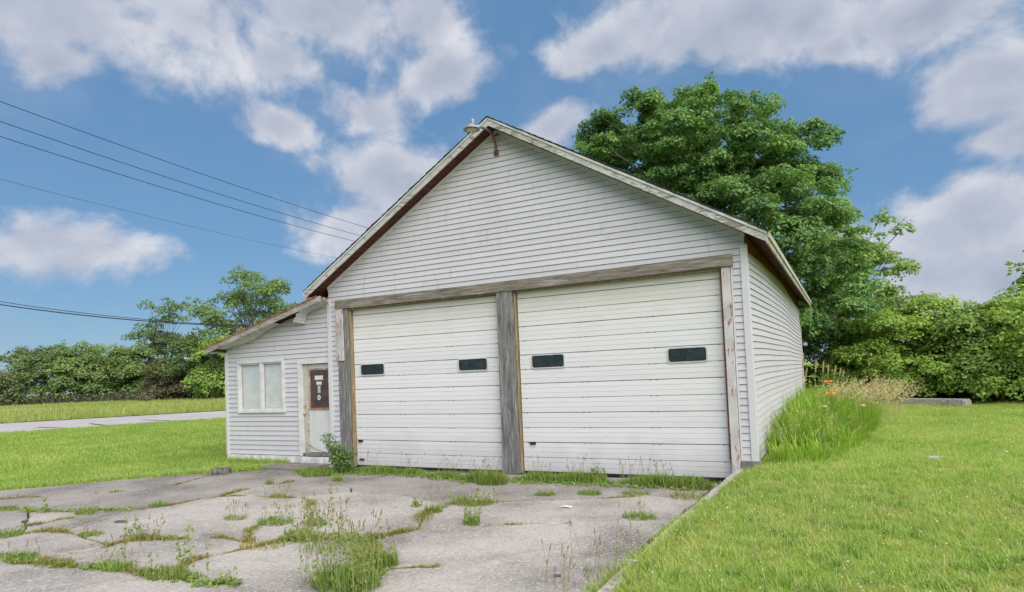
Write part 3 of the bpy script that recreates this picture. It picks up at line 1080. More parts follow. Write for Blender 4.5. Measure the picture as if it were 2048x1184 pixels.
def overhead_door(x0, x1, wins, handle_x, latch, seed, tilt):
    d = box('garage_door', (x0, x1, DY + 0.012, DY + 0.05, ZD + 0.01, 3.16), 'dark_gap', garage, True)
    rg = random.Random(seed)
    tz = lambda x: tilt * (x - x0) / (x1 - x0)
    for i in range(13):
        za, zb_ = LINES[i] + (0.008 if i else 0.02), LINES[i + 1] - 0.002
        if i % 2 == 1:
            za -= 0.004
        h = zb_ - za
        prof = [(za, 0.008), (za + 0.006, 0.0)]
        if h > 0.2:
            for fr in (0.34, 0.67):
                c = za + h * fr
                prof += [(c - 0.006, -0.001), (c - 0.002, 0.005), (c + 0.003, 0.005), (c + 0.006, -0.002)]
        prof += [(zb_ - 0.004, 0.0), (zb_, 0.006)]
        v, f = [], []
        nx = 9
        j0 = rg.uniform(-0.003, 0.003)
        for j in range(nx):
            t = j / (nx - 1)
            x = x0 + 0.004 + (x1 - x0 - 0.008) * t
            b = j0 + 0.0035 * noise.noise(Vector((x * 1.3, seed, i * 1.7)))
            if seed == 2 and i < 3:
                b += 0.012 * max(0, noise.noise(Vector((x * 1.9, 9, i * 0.9)))) * (t > 0.3)
            for zz, yy in prof:
                v.append((x, DY + yy + b, zz + tz(x)))
            v.append((x, DY + 0.0115, zb_ + tz(x)))
            v.append((x, DY + 0.0115, za + tz(x)))
        m_ = len(prof) + 2
        for j in range(nx - 1):
            for k in range(m_):
                f.append((j * m_ + k, j * m_ + (k + 1) % m_, (j + 1) * m_ + (k + 1) % m_, (j + 1) * m_ + k))
        f += [tuple(range(m_))[::-1], tuple((nx - 1) * m_ + k for k in range(m_))]
        mk('door_panel', v, f, 'door_steel', d, True)
    for (a, b, za, zb_) in wins:
        o1, o2, i1 = rounded(a, b, za, zb_, 0.06, DY - 0.004), rounded(a, b, za, zb_, 0.06, DY - 0.016), rounded(a + 0.02, b - 0.02, za + 0.02, zb_ - 0.02, 0.045, DY - 0.018)
        i2 = rounded(a + 0.025, b - 0.025, za + 0.025, zb_ - 0.025, 0.042, DY - 0.007)
        n = len(o1)
        fr = MB()
        fr.v = o1 + o2 + i1 + i2
        for k in range(n):
            j = (k + 1) % n
            for s in range(3):
                fr.f.append((s * n + k, s * n + j, (s + 1) * n + j, (s + 1) * n + k))
        fr.build('window_frame', 'gasket', d, True)
        g1 = rounded(a + 0.024, b - 0.024, za + 0.024, zb_ - 0.024, 0.042, DY - 0.009)
        g2 = rounded(a + 0.042, b - 0.042, za + 0.042, zb_ - 0.042, 0.034, DY - 0.0075)
        sl = MB()
        sl.v = g1 + g2
        sl.f = [(k, (k + 1) % n, n + (k + 1) % n, n + k) for k in range(n)]
        sl.build('window_seal', 'black_rubber', d, True)
        pn = rounded(a + 0.04, b - 0.04, za + 0.04, zb_ - 0.04, 0.034, DY - 0.0072)
        mk('window_pane', pn, [tuple(range(n))], 'dark_glass', d, True)
    h = MB()
    h.box(handle_x, handle_x + 0.12, DY - 0.03, DY - 0.003, 0.215, 0.262)
    h.box(handle_x + 0.02, handle_x + 0.10, DY - 0.05, DY - 0.03, 0.228, 0.248)
    h.build('handle', 'black_rubber', d, True)
    if latch:
        h = MB()
        h.box(handle_x + 0.02, handle_x + 0.15, DY - 0.03, DY - 0.003, -0.18, -0.145)
        h.build('latch', 'black_rubber', d, True)
    bt = MB()
    for i in range(1, 13):
        for fx in (0.03, 0.33, 0.36, 0.66, 0.69, 0.97):
            x = x0 + (x1 - x0) * fx
            zz = LINES[i] - 0.008 + tz(x)
            bt.box(x - 0.008, x + 0.008, DY - 0.008, DY + 0.004, zz + 0.002, zz + 0.015)
    bt.build('hinge_bolts', 'dark_gap', d, True)['kind'] = 'stuff'
    box('bottom_seal', (x0 + 0.01, x1 - 0.01, DY - 0.01, DY + 0.011, ZD - 0.02, ZD + 0.018), 'black_rubber', d, True)
    return d


overhead_door(-8.46, -4.675, [(-8.29, -7.60, 1.655, 1.925), (-5.71, -5.00, 1.65, 1.92)], -8.40, True, 1, -0.015)
overhead_door(-4.283, -0.398, [(-4.04, -3.33, 1.64, 1.915), (-1.40, -0.71, 1.63, 1.905)], -4.13, False, 2, 0.0)

# --- lean-to office
XL = -12.60
AS = 0.255
zl = lambda x: 2.53 + AS * (x - XL)
aw = MB()


def front_piece(x0, x1, z0, z1t=None):
    t0, t1 = (zl(x0), zl(x1)) if z1t is None else (z1t, z1t)
    aw.add([(x0, 0.024, z0), (x1, 0.024, z0), (x1, 0.12, z0), (x0, 0.12, z0), (x0, 0.024, t0), (x1, 0.024, t1), (x1, 0.12, t1), (x0, 0.12, t0)], HEX)


YA = 0.02
front_piece(XL, -12.12, -0.12)
front_piece(-12.12, -10.60, -0.12, 0.93)
front_piece(-10.60, -10.06, -0.12)
e_ = (2.12,)
aw.add([(-12.12, 0.024, 2.12), (-10.60, 0.024, 2.12), (-10.60, 0.12, 2.12), (-12.12, 0.12, 2.12), (-12.12, 0.024, zl(-12.12)), (-10.6, 0.024, zl(-10.6)), (-10.6, 0.12, zl(-10.6)), (-12.12, 0.12, zl(-12.12))], HEX)
aw.add([(-10.06, 0.024, 2.03), (-9.105, 0.024, 2.03), (-9.105, 0.12, 2.03), (-10.06, 0.12, 2.03), (-10.06, 0.024, zl(-10.06)), (-9.105, 0.024, zl(-9.105)), (-9.105, 0.12, zl(-9.105)), (-10.06, 0.12, zl(-10.06))], HEX)
annex_wall = aw.build('office_wall', 'old_wall', garage, True)
z = -0.115
while z < 3.38:
    z0, z1 = z, z + EXPO
    segs = [(XL + 0.02, -9.135, z0, z1)]
    for a, b, za, zb_ in ((-12.162, -10.558, 0.883, 2.157), (-10.102, -9.0, -0.2, 2.102)):
        o = []
        for s, t, p0, p1 in segs:
            if t <= a or s >= b or p1 <= za or p0 >= zb_:
                o.append((s, t, p0, p1))
                continue
            if s < a:
                o.append((s, a, p0, p1))
            if t > b:
                o.append((b, t, p0, p1))
            if p0 < za - 0.012:
                o.append((max(s, a), min(t, b), p0, za))
            if p1 > zb_ + 0.012:
                o.append((max(s, a), min(t, b), zb_ - 0.008, p1))
        segs = o
    for s, t, p0, p1 in segs:
        a0 = max(s, XL + max(0, (p0 - 2.52) / AS) + 0.02)
        a1 = max(s, XL + max(0, (p1 - 2.52) / AS) + 0.02)
        if t - a0 > 0.1:
            course_front(annex_wall, a0, t, min(a1, t - 0.02), t, p0, p1, YA)
    z += EXPO
box('corner_trim', (XL - 0.025, XL + 0.06, -0.022, 0.10, -0.13, 2.40), 'trim', annex_wall, True, bevel=0.008)
box('office_foundation', (XL + 0.0, -9.14, -0.015, 0.12, ZD - 0.1, -0.122), 'foundation', garage, True)
# window
win = part_empty('window', garage)
mb = MB()
for b in ((-12.16, -12.10, 0.885, 2.155), (-10.62, -10.56, 0.885, 2.155), (-12.10, -10.62, 0.885, 0.945), (-12.10, -10.62, 2.095, 2.155), (-11.375, -11.305, 0.945, 2.095)):
    mb.box(b[0], b[1], -0.035 if b[1] != -11.305 else -0.02, 0.10, b[2], b[3])
mb.build('window_frame', 'white_frame', win, True)
for a, b in ((-12.10, -11.375), (-11.305, -10.62)):
    sash = MB()
    for q in ((a, a + 0.03, 0.945, 2.095), (b - 0.03, b, 0.945, 2.095), (a + 0.03, b - 0.03, 0.945, 0.98), (a + 0.03, b - 0.03, 2.06, 2.095)):
        sash.box(q[0] + 0.0005, q[1] - 0.0005, -0.005, 0.05, q[2] + 0.0005, q[3] - 0.0005)
    sash.build('sash', 'white_frame', win, True)
    mk('window_pane', [(a + 0.03, 0.02, 0.98), (b - 0.03, 0.02, 0.98), (b - 0.03, 0.02, 2.06), (a + 0.03, 0.02, 2.06)], [(0, 1, 2, 3)], 'window_glass', win, True)
    bl = MB()
    zz = 0.955
    while zz < 2.08:
        bl.add([(a + 0.012, 0.065, zz + 0.004), (b - 0.012, 0.065, zz + 0.004), (b - 0.012, 0.080, zz + 0.031), (a + 0.012, 0.080, zz + 0.031)], [(0, 1, 2, 3)])
        zz += 0.026
    bl.build('blind', 'blind', win, True)
box('window_back', (-12.10, -10.62, 0.095, 0.115, 0.94, 2.10), 'dark_gap', win, True)
# entrance door
ed = box('entry_door', (-9.855, -9.145, 0.065, 0.11, -0.035, 1.985), 'door_leaf', garage, True, bevel=0.004)
mb = MB()
for q in ((-9.815, -9.775, 0.93, 1.88), (-9.225, -9.185, 0.93, 1.88), (-9.775, -9.225, 0.93, 0.975), (-9.775, -9.225, 1.84, 1.88)):
    mb.box(q[0], q[1], 0.045, 0.064, q[2], q[3])
mb.build('panel_frame', 'rusty_frame', ed, True)
box('door_board', (-9.7745, -9.2255, 0.052, 0.064, 0.9755, 1.8395), 'door_board', ed, True)
for (u0, u1, v0, v1, mt) in ((629.5, 645.7, 750.7, 760.0, 'paper'), (632.7, 643.0, 763.0, 769.5, 'paper'), (635.5, 641, 771, 786, 'faded_paper')):
    a, b = on_y(u0, v1, 0.05), on_y(u1, v0, 0.05)
    box('paper_notice', (a[0], b[0], 0.0495, 0.0518, a[2], b[2]), mt, ed)
c = on_y(638, 795, 0.05)
stk = MB()
ring = [(c[0] + 0.05 * math.cos(2 * math.pi * k / 16), 0.0505, c[2] + 0.06 * math.sin(2 * math.pi * k / 16)) for k in range(16)]
stk.add(ring + [(x, 0.0519, z) for x, y, z in ring], [tuple(range(16)), tuple(range(16, 32))] + [(k, (k + 1) % 16, 16 + (k + 1) % 16, 16 + k) for k in range(16)])
stk.build('round_sticker', 'paper', ed)
c2 = MB()
c2.add([(c[0] - 0.022, 0.0492, c[2] - 0.01), (c[0] + 0.024, 0.0492, c[2] - 0.03), (c[0] + 0.026, 0.0492, c[2] - 0.012), (c[0] - 0.005, 0.0492, c[2] + 0.035)], [(0, 1, 2, 3)])
c2.build('sticker_mark', 'dark_gap', ed)


def knob(u, v, r, name):
    c = on_y(u, v, 0.03)
    k = MB()
    prof = [(0.0, -0.055), (r * 0.7, -0.05), (r, -0.03), (r * 0.8, -0.01), (r * 0.4, 0.0), (r * 0.4, 0.02), (r * 1.1, 0.026), (r * 1.1, 0.034)]
    n = 14
    for rr, yy in prof:
        k.v += [(c[0] + rr * math.cos(2 * math.pi * q / n), 0.030 + yy, c[2] + rr * math.sin(2 * math.pi * q / n)) for q in range(n)]
    for i in range(len(prof) - 1):
        for q in range(n):
            k.f.append((i * n + q, i * n + (q + 1) % n, (i + 1) * n + (q + 1) % n, (i + 1) * n + q))
    k.build(name, 'brass', ed, smooth=True)


knob(611.5, 827, 0.032, 'knob')
knob(611.8, 811, 0.022, 'deadbolt')
df = part_empty('door_frame', garage)
mb = MB()
mb.box(-10.10, -9.985, -0.03, 0.10, -0.11, 1.995)
mb.box(-10.10, -9.14, -0.032, 0.10, 1.997, 2.10)
mb.box(-9.14, -9.075, -0.028, 0.064, -0.11, 1.996)
mb.build('casing', 'white_frame', df, True)
post('jamb', -9.983, -9.86, 0.03, 0.12, -0.10, 1.994, 'fascia_side', parent=df, seed=8)
box('threshold', (-9.985, -9.14, -0.045, 0.12, -0.105, -0.045), 'wood_post', df, True)
mb = MB()
mb.box(-10.10, -9.12, -0.04, 0.02, ZD + 0.04, -0.122)
mb.build('step_riser', 'foundation', garage, True)
# loose wire hanging on the door
mb = MB()
wp = [on_y(617, 889, 0.03), on_y(630, 898, 0.02), on_y(645, 903, 0.0), on_y(655, 906, -0.03)]
mb.tube(wp, 0.006, 5)
mb.build('loose_wire', 'cable', ed)

# office roof
aroof = part_empty('office_roof', garage)
OA = -0.35
zt = lambda x: 2.557 + AS * (x + 12.853)
v = [(-12.85, OA, zt(-12.85) - 0.035), (-9.12, OA, zt(-9.12) - 0.035), (-9.12, 7.0, zt(-9.12) - 0.035), (-12.85, 7.0, zt(-12.85) - 0.035)]
mk('roof_sheet', v + [(x, y, z + 0.03) for x, y, z in v], HEX, 'rust_edge', aroof, True)
v = [(-12.83, OA + 0.001, zt(-12.83) - 0.065), (-9.12, OA + 0.001, zt(-9.12) - 0.065), (-9.12, 6.98, zt(-9.12) - 0.065), (-12.83, 6.98, zt(-12.83) - 0.065)]
mk('roof_boards', v + [(x, y, z + 0.028) for x, y, z in v], HEX, 'deck_board', aroof, True)
n = 14
mb = MB()
for i in range(n + 1):
    x = -12.87 + (12.87 - 9.0) * i / n
    wv = 0.006 * noise.noise(Vector((x * 1.5, 2, 3)))
    mb.v += [(x, OA - 0.027, zt(x) - 0.165 + wv), (x, OA - 0.0015, zt(x) - 0.165 + wv), (x, OA - 0.0015, zt(x) - 0.037), (x, OA - 0.027, zt(x) - 0.037)]
for i in range(n):
    for k in range(4):
        mb.f.append((i * 4 + k, i * 4 + (k + 1) % 4, (i + 1) * 4 + (k + 1) % 4, (i + 1) * 4 + k))
mb.f += [(3, 2, 1, 0), tuple(n * 4 + k for k in range(4))]
mb.build('rake_board', 'fascia_annex', aroof, True)
v = [(-12.89, OA - 0.038, zt(-12.89) - 0.040), (-9.10, OA - 0.038, zt(-9.10) - 0.040), (-9.1, OA - 0.028, zt(-9.1) - 0.040), (-12.89, OA - 0.028, zt(-12.89) - 0.040)]
mk('rusty_drip_edge', v + [(x, y, z + 0.045) for x, y, z in v], HEX, 'rust_edge', aroof, True)
box('eave_board', (-12.875, -12.85, OA - 0.02, 7.0, zt(-12.85) - 0.17, zt(-12.85) - 0.038), 'white_frame', aroof, True)
box('eave_soffit', (-12.849, XL - 0.03, OA + 0.01, 7.0, 2.395, 2.405), 'soffit_vinyl', aroof, True)
z5 = lambda a, b: (400 + a * 0.152, 560 + b * 0.152)


def soffit(pairs, sub=3):
    P = []
    for i in range(len(pairs) - 1):
        for k in range(sub):
            t = k / sub
            P.append([tuple(pairs[i][q][j] * (1 - t) + pairs[i + 1][q][j] * t for j in (0, 1)) for q in (0, 1)])
    P.append(pairs[-1])
    for i in range(len(P) - 1):
        j = rs.uniform(-0.03, 0.02)
        q = []
        for a in (P[i], P[i + 1]):
            o = on_y(*z5(*a[0]), OA + 0.03)
            w_ = on_y(*z5(*a[1]), 0.0 - 0.022)
            q += [o + np.array([0, j, 0]), w_]
        o0, w0, o1, w1 = [np.array(s) for s in q]
        g = 0.13
        a0, b0 = o0 + (o1 - o0) * g, w0 + (w1 - w0) * g
        dn = np.array([0, 0, 0.012])
        mk('soffit_slat', [tuple(a0), tuple(o1), tuple(w1), tuple(b0)] + [tuple(s + dn) for s in (a0, o1, w1, b0)], HEX, 'soffit_vinyl', aroof)


soffit([((212, 908), (345, 918)), ((320, 858), (450, 880)), ((430, 798), (570, 845)), ((560, 735), (690, 803)), ((690, 675), (795, 732)), ((800, 620), (880, 676)), ((930, 565), (1052, 580))], 3)
soffit([((1640, 235), (1700, 305)), ((1560, 275), (1600, 362)), ((1480, 322), (1520, 392)), ((1400, 358), (1470, 415)), ((1325, 393), (1425, 436)), ((1288, 440), (1402, 470)), ((1255, 495), (1390, 520)), ((1212, 552), (1378, 578))], 2)
box('office_left_wall', (XL, XL + 0.1, 0.121, 6.8, -0.12, 2.40), 'siding', garage, True)
box('office_back_wall', (XL + 0.101, -9.12, 6.7, 6.8, -0.12, 2.40), 'siding', garage, True)

# ------------------------------------------------------------------ yard light on the gable
lamp = thing('yard_light', 'grey barn light on a curved brown pipe at the gable peak', 'lamp', (-4.56, -0.036, 6.05))


def local(o, pts):
    b = Vector(o.location)
    return [tuple(Vector(p) - b) for p in pts]


hp = on_y(943, 259, -0.85)
mb = MB()
mb.tube(local(lamp, [(-4.545, -0.07, 6.02), (-4.545, -0.075, 6.2), (-4.55, -0.11, 6.33), (-4.57, -0.20, 6.42), (-4.58, -0.30, 6.45)]), 0.026, 8)
mb.build('pipe_arm', 'pipe_brown', lamp, smooth=True)
mb = MB()
mb.tube(local(lamp, [(-4.58, -0.30, 6.45), (-4.62, -0.55, 6.45), (hp[0] + 0.02, -0.74, hp[2] + 0.07)]), [0.03, 0.036, 0.045], 8)
mb.build('arm', 'galvanised', lamp, smooth=True)
mb = MB()
hx, hy, hz = local(lamp, [tuple(hp)])[0]
mb.lathe([(0.0, hz + 0.10), (0.075, hz + 0.095), (0.08, hz + 0.05), (0.14, hz + 0.03), (0.165, hz - 0.005), (0.155, hz - 0.006), (0.12, hz + 0.012), (0.0, hz + 0.02)], hx, hy, 24)
mb.build('shade', 'galvanised', lamp, smooth=True)
mb = MB()
mb.lathe([(0.0, hz + 0.010), (0.11, hz + 0.009), (0.09, hz - 0.022), (0.0, hz - 0.035)], hx, hy, 20)
mb.build('lens', 'lens', lamp, smooth=True)
mb = MB()
mb.lathe([(0.035, hz + 0.098), (0.038, hz + 0.17), (0.032, hz + 0.20), (0.0, hz + 0.205)], hx + 0.03, hy, 14)
mb.box(hx - 0.10, hx - 0.02, hy - 0.03, hy + 0.03, hz + 0.06, hz + 0.13)
mb.build('photocell', 'galvanised', lamp, smooth=False)
mb = MB()
mb.box(-0.04, 0.06, -0.02, 0.0, -0.06, 0.05)
mb.build('bracket', 'pipe_brown', lamp)

# ------------------------------------------------------------------ vegetation helpers


def leaf_quads(P, N, size, rg):
    """kite shaped leaves at P facing N"""
    n = len(P)
    a = unit(rg.normal(size=(n, 3)))
    T = unit(np.cross(N, a))
    B = np.cross(N, T)
    s = (size * rg.uniform(0.65, 1.3, n))[:, None]
    dr = np.array([0, 0, -0.14])
    v = np.stack([P - T * s * 0.5, P + B * s * 0.36 + N * s * 0.07, P + T * s * 0.6 + dr * s, P - B * s * 0.36 + N * s * 0.07], 1)
    return v.reshape(-1, 3), np.arange(4 * n).reshape(-1, 4)


def crown_points(blobs, n_clump, per, clump, rg, flat=0.62, low=-0.75, droop=0.0):
    vol = np.array([b[1][0] * b[1][1] + b[1][0] * b[1][2] for b in blobs])
    idx = rg.choice(len(blobs), n_clump, p=vol / vol.sum())
    P, N, T, cc = [], [], [], []
    for i in idx:
        c, r = np.array(blobs[i][0], float), np.array(blobs[i][1], float)
        while True:
            d = unit(rg.normal(size=3))
            if d[2] > low:
                break
        rad = rg.uniform(0.45, 1.0) ** 0.5
        q = c + d * r * rad
        rc = clump * rg.uniform(0.6, 1.35)
        m = int(per * (rc / clump) ** 2)
        dd = unit(rg.normal(size=(m, 3)))
        dd[:, 2] = np.where(dd[:, 2] < -0.25, -dd[:, 2], dd[:, 2])
        rr = rg.uniform(0.35, 1.0, m)[:, None] ** 0.6
        off = dd * rr * rc * np.array([1, 1, flat])
        off[:, 2] -= droop * (off[:, 0] ** 2 + off[:, 1] ** 2) / rc
        P.append(q + off)
        N.append(unit(dd * 0.7 + np.array([0, 0, 0.55]) + d * 0.3 + rg.normal(size=(m, 3)) * 0.45))
        tc = rg.uniform(0, 1)
        T.append(np.clip(0.65 * tc + 0.35 * rg.uniform(0, 1, m), 0, 1))
        cc.append(q)
    return np.concatenate(P), np.concatenate(N), np.concatenate(T), np.array(cc)


def lobes(blobs, n, r, seed):
    """break big foliage volumes into separate rounded boughs with hollows between them"""
    rg = np.random.default_rng(seed + 500)
    vol = np.array([b[1][0] * b[1][1] + b[1][0] * b[1][2] for b in blobs])
    out, tries = [], 0
    while len(out) < n and tries < n * 60:
        tries += 1
        c, rr = blobs[rg.choice(len(blobs), p=vol / vol.sum())]
        d = unit(rg.normal(size=3))
        if d[2] < -0.7:
            continue
        p = np.array(c) + d * np.array(rr) * rg.uniform(0.72, 1.0)
        q = r * rg.uniform(0.65, 1.3)
        if all(np.linalg.norm(p - np.array(o[0])) > 0.62 * (q + o[1][0]) for o in out):
            out.append((tuple(p), (q, q, q * 0.8)))
    return out


def tree(name, label, cat, base, blobs, n_clump, per, clump, leaf, mat, seed, trunk_r=0.2, group=None, flat=0.62, low=-0.75, limbs=30, twig=0.02, droop=0.0, bough=None):
    rg = np.random.default_rng(seed)
    t = thing(name, label, cat, base, group)
    b = np.array(base, float)
    blobs = [(np.array(c) - b, r) for c, r in blobs]
    if bough:
        P, N, T, cc = crown_points(lobes(blobs, bough[0], bough[1], seed), n_clump, per, clump, rg, flat, -0.25, droop)
    else:
        P, N, T, cc = crown_points(blobs, n_clump, per, clump, rg, flat, low, droop)
    # loose sprays that break the outline
    k_ = rg.permutation(len(cc))[:int(len(cc) * 0.4)]
    ctr = np.mean(cc, axis=0)
    for e in cc[k_]:
        out = unit(e - ctr)
        sc_ = e + out * clump * rg.uniform(0.5, 1.05) + rg.normal(size=3) * clump * 0.25
        m_ = int(per * 0.16)
        P = np.concatenate([P, sc_ + rg.normal(size=(m_, 3)) * clump * np.array([0.24, 0.24, 0.17])])
        N = np.concatenate([N, unit(rg.normal(size=(m_, 3)) * 0.6 + [0, 0, 0.7] + out * 0.4)])
        T = np.concatenate([T, np.clip(rg.uniform(0.2, 1.0) * 0.6 + 0.4 * rg.uniform(0, 1, m_), 0, 1)])
    keep = P[:, 2] > 0.05
    P, N, T = P[keep], N[keep], T[keep]
    v, q = leaf_quads(P, N, leaf, rg)
    fast_mesh('crown', v, q, mat, t, T)
    mb = MB()
    top = max(c[2] for c, r in blobs)
    cen = np.mean([c for c, r in blobs], axis=0)
    tr = [(0, 0, -0.15), (0.03 * cen[0], 0.03 * cen[1], top * 0.2), (cen[0] * 0.25, cen[1] * 0.25, top * 0.42), (cen[0] * 0.7, cen[1] * 0.7, top * 0.8)]
    mb.tube(tr, [trunk_r * 1.25, trunk_r, trunk_r * 0.75, trunk_r * 0.25], 8)
    order = rg.permutation(len(cc))[:limbs]
    for k in order:
        e = cc[k]
        f = rg.uniform(0.35, 0.75)
        s = np.array(tr[2]) * (1 - f) + np.array(tr[3]) * f
        if e[2] < s[2]:
            s = np.array(tr[1]) * 0.5 + np.array(tr[2]) * 0.5
        mid = (s + e) / 2 + rg.normal(size=3) * 0.06 * np.linalg.norm(e - s) + np.array([0, 0, 0.06]) * np.linalg.norm(e - s)
        r0 = trunk_r * rg.uniform(0.10, 0.24)
        mb.tube([tuple(s), tuple(mid), tuple(e)], [r0, r0 * 0.6, twig], 5, cap=False)
    mb.build('trunk', 'bark', t, smooth=True)
    return t


def blob(u, v, rx, ry, d, depth=0.9):
    """an ellipsoid of foliage that spans rx, ry pixels at distance d"""
    c = at_d(u, v, d)
    k = d / math.hypot(*(ray(u, v)[:2])) / FPX
    r = rx * k
    return (tuple(c), (r, r * depth, ry * k))


def ground_at(u, d, z=0.0):
    p = at_d(u, 700, d)
    return (p[0], p[1], z)


# the big maple behind the garage
tree('maple_tree', 'tall dense dark green maple rising behind the garage roof', 'tree', ground_at(1440, 29, -0.1),
     [blob(1330, 310, 140, 95, 28), blob(1240, 300, 75, 70, 27.5), blob(1420, 330, 150, 110, 27), blob(1545, 370, 85, 105, 28), blob(1500, 480, 165, 120, 26.5),
      blob(1330, 430, 130, 110, 28), blob(1600, 520, 95, 130, 27.5), blob(1570, 640, 110, 90, 27), blob(1450, 600, 150, 110, 29), blob(1370, 235, 75, 35, 28)],
     1450, 140, 0.46, 0.13, 'maple_leaf', 1, 0.34, limbs=110, flat=0.75, bough=(185, 1.10))
tree('locust_tree', 'feathery light green tree at the right flank of the maple', 'tree', ground_at(1690, 35, -0.1),
     [blob(1690, 560, 80, 110, 35), blob(1720, 500, 60, 60, 34.5), blob(1650, 650, 90, 50, 34), blob(1735, 590, 45, 70, 35)],
     200, 100, 0.5, 0.15, 'locust_leaf', 2, 0.22, limbs=60, flat=0.6, droop=0.25, bough=(34, 1.1))
tree('dead_tree', 'thin dark-branched tree leaning over the bright bushes', 'tree', ground_at(1735, 33, -0.1),
     [blob(1800, 615, 70, 22, 33), blob(1770, 650, 50, 25, 33), blob(1740, 690, 40, 30, 33)],
     34, 70, 0.5, 0.13, 'dark_leaf', 3, 0.14, limbs=30, flat=0.35)
hed = 'trees and bushes along the back of the right lawn'
tree('bush', 'dark green bush between the garage corner and the bright bushes', 'bush', ground_at(1650, 30), [blob(1640, 700, 80, 80, 30), blob(1710, 730, 70, 70, 29), blob(1655, 640, 55, 50, 30)], 330, 100, 0.38, 0.105, 'dark_leaf', 4, 0.12, hed, low=-0.95, bough=(34, 0.85), flat=0.8)
tree('bush', 'bright green rounded bush just left of the concrete ledge', 'bush', ground_at(1770, 28), [blob(1775, 725, 70, 75, 28), blob(1740, 760, 60, 50, 27), blob(1800, 690, 60, 50, 28)], 330, 100, 0.38, 0.105, 'bright_leaf', 5, 0.12, hed, low=-0.95, bough=(34, 0.85), flat=0.8)
tree('bush', 'tall bright green bush behind the concrete ledge', 'bush', ground_at(1850, 27), [blob(1850, 700, 90, 70, 27), blob(1880, 750, 90, 60, 26.5), blob(1815, 660, 50, 35, 27)], 330, 100, 0.38, 0.105, 'bright_leaf', 6, 0.12, hed, low=-0.95, bough=(34, 0.85), flat=0.8)
tree('bush', 'mid green bush right of the concrete ledge', 'bush', ground_at(1955, 26.5), [blob(1955, 715, 80, 75, 26.5), blob(1985, 755, 80, 60, 26), blob(1940, 680, 60, 40, 26.5)], 330, 100, 0.38, 0.105, 'locust_leaf', 7, 0.12, hed, low=-0.95, bough=(34, 0.85), flat=0.8)
tree('bush', 'bright bush at the right edge below the tall tree', 'bush', ground_at(2045, 26), [blob(2045, 690, 75, 85, 26), blob(2090, 740, 90, 80, 25.5), blob(2130, 700, 90, 90, 26)], 330, 100, 0.38, 0.105, 'bright_leaf', 8, 0.12, hed, low=-0.95, bough=(34, 0.85), flat=0.8)
tree('tree', 'tall tree reaching into the picture at the right edge', 'tree', ground_at(2120, 29), [blob(2130, 600, 70, 85, 29), blob(2100, 575, 35, 35, 29), blob(2075, 625, 60, 40, 28.5), blob(2150, 680, 80, 90, 29)], 110, 150, 0.6, 0.16, 'locust_leaf', 9, 0.2, hed, limbs=40)
# low dark undergrowth below the bushes
rg = np.random.default_rng(77)


def brush(name, pts, n, h, depth, leaf, mat, label, cat):
    P = []
    for (u0, d0), (u1, d1) in zip(pts[:-1], pts[1:]):
        m = n // (len(pts) - 1)
        t = rg.uniform(0, 1, m)
        a, b = np.array(ground_at(u0, d0)), np.array(ground_at(u1, d1))
        q = a + (b - a) * t[:, None] + rg.normal(size=(m, 3)) * np.array([depth, depth, 0])
        q[:, 2] = ground_z(q[:, 0], q[:, 1]) + h * rg.uniform(0, 1, m) ** 1.3
        P.append(q)
    P = np.concatenate(P)
    v, q = leaf_quads(P, unit(rg.normal(size=P.shape) + np.array([0, 0, 0.5])), leaf, rg)
    return tag(fast_mesh(name, v, q, mat, None, rg.uniform(0, 1, len(P))), label, cat, kind='stuff')


brush('undergrowth', [(1600, 31), (1800, 28.5), (2000, 27), (2180, 26.5)], 9000, 1.2, 0.5, 0.16, 'dark_leaf', 'dark green undergrowth below the bushes on the right', 'undergrowth')

# the tree line across the road
lf = 'trees and bushes across the road'


def ft(name, label, cat, u, d, blobs, nc, mat, seed, leaf=0.34, clump=1.1, tr=0.25, per=90, limbs=26, low=-0.9, flat=0.9):
    return tree(name, label, cat, ground_at(u, d, ZD), [blob(*b, d + k) for *b, k in blobs], nc + 25, per, clump, leaf, mat, seed, tr, lf, flat, low, limbs, 0.03, 0.0, (max(8, int(nc / 3.2)), 2.0))


ft('bush', 'small yellow-green bush at the left picture edge', 'bush', 5, 118, [(5, 780, 40, 30, 0), (-60, 770, 60, 40, 2)], 60, 'far_olive_leaf', 21)
ft('thin_tree', 'thin sparse tree above the left bushes', 'tree', 45, 126, [(40, 730, 22, 22, 0), (55, 745, 18, 22, 0)], 14, 'far_dark_leaf', 22, tr=0.15, limbs=14)
ft('tree', 'dark rounded tree second from the left edge', 'tree', 85, 122, [(85, 760, 55, 48, 0), (110, 740, 40, 40, 0)], 90, 'far_dark_leaf', 23)
ft('tree', 'broad rounded tree with the widest crown across the road', 'tree', 165, 120, [(165, 745, 58, 42, 0), (140, 768, 52, 34, -2), (200, 768, 56, 34, -2), (150, 716, 36, 18, 0), (195, 716, 26, 16, 1)], 210, 'far_leaf', 24)
ft('tree', 'medium green tree between the broad tree and the tall slender one', 'tree', 245, 116, [(240, 755, 48, 46, 0), (268, 735, 40, 30, 0), (262, 775, 45, 30, -1)], 130, 'far_leaf', 25)
ft('tall_tree', 'tall slender dark tree with an open crown', 'tree', 330, 118, [(340, 640, 38, 32, 0), (325, 690, 42, 36, 0), (350, 720, 44, 38, 0), (335, 760, 48, 36, 0), (300, 690, 25, 25, 0)], 85, 'far_dark_leaf', 26, limbs=70, flat=0.9)
ft('bush', 'round olive and brown bush at the field edge', 'bush', 342, 101, [(342, 770, 40, 34, 0), (345, 750, 34, 22, 0)], 80, 'far_olive_leaf', 27, leaf=0.32, clump=1.0)
ft('brown_bush', 'bare brownish thicket in front of the olive bush', 'bush', 335, 99, [(335, 785, 40, 20, 0)], 34, 'brown_twig_leaf', 28, leaf=0.28, clump=0.9)
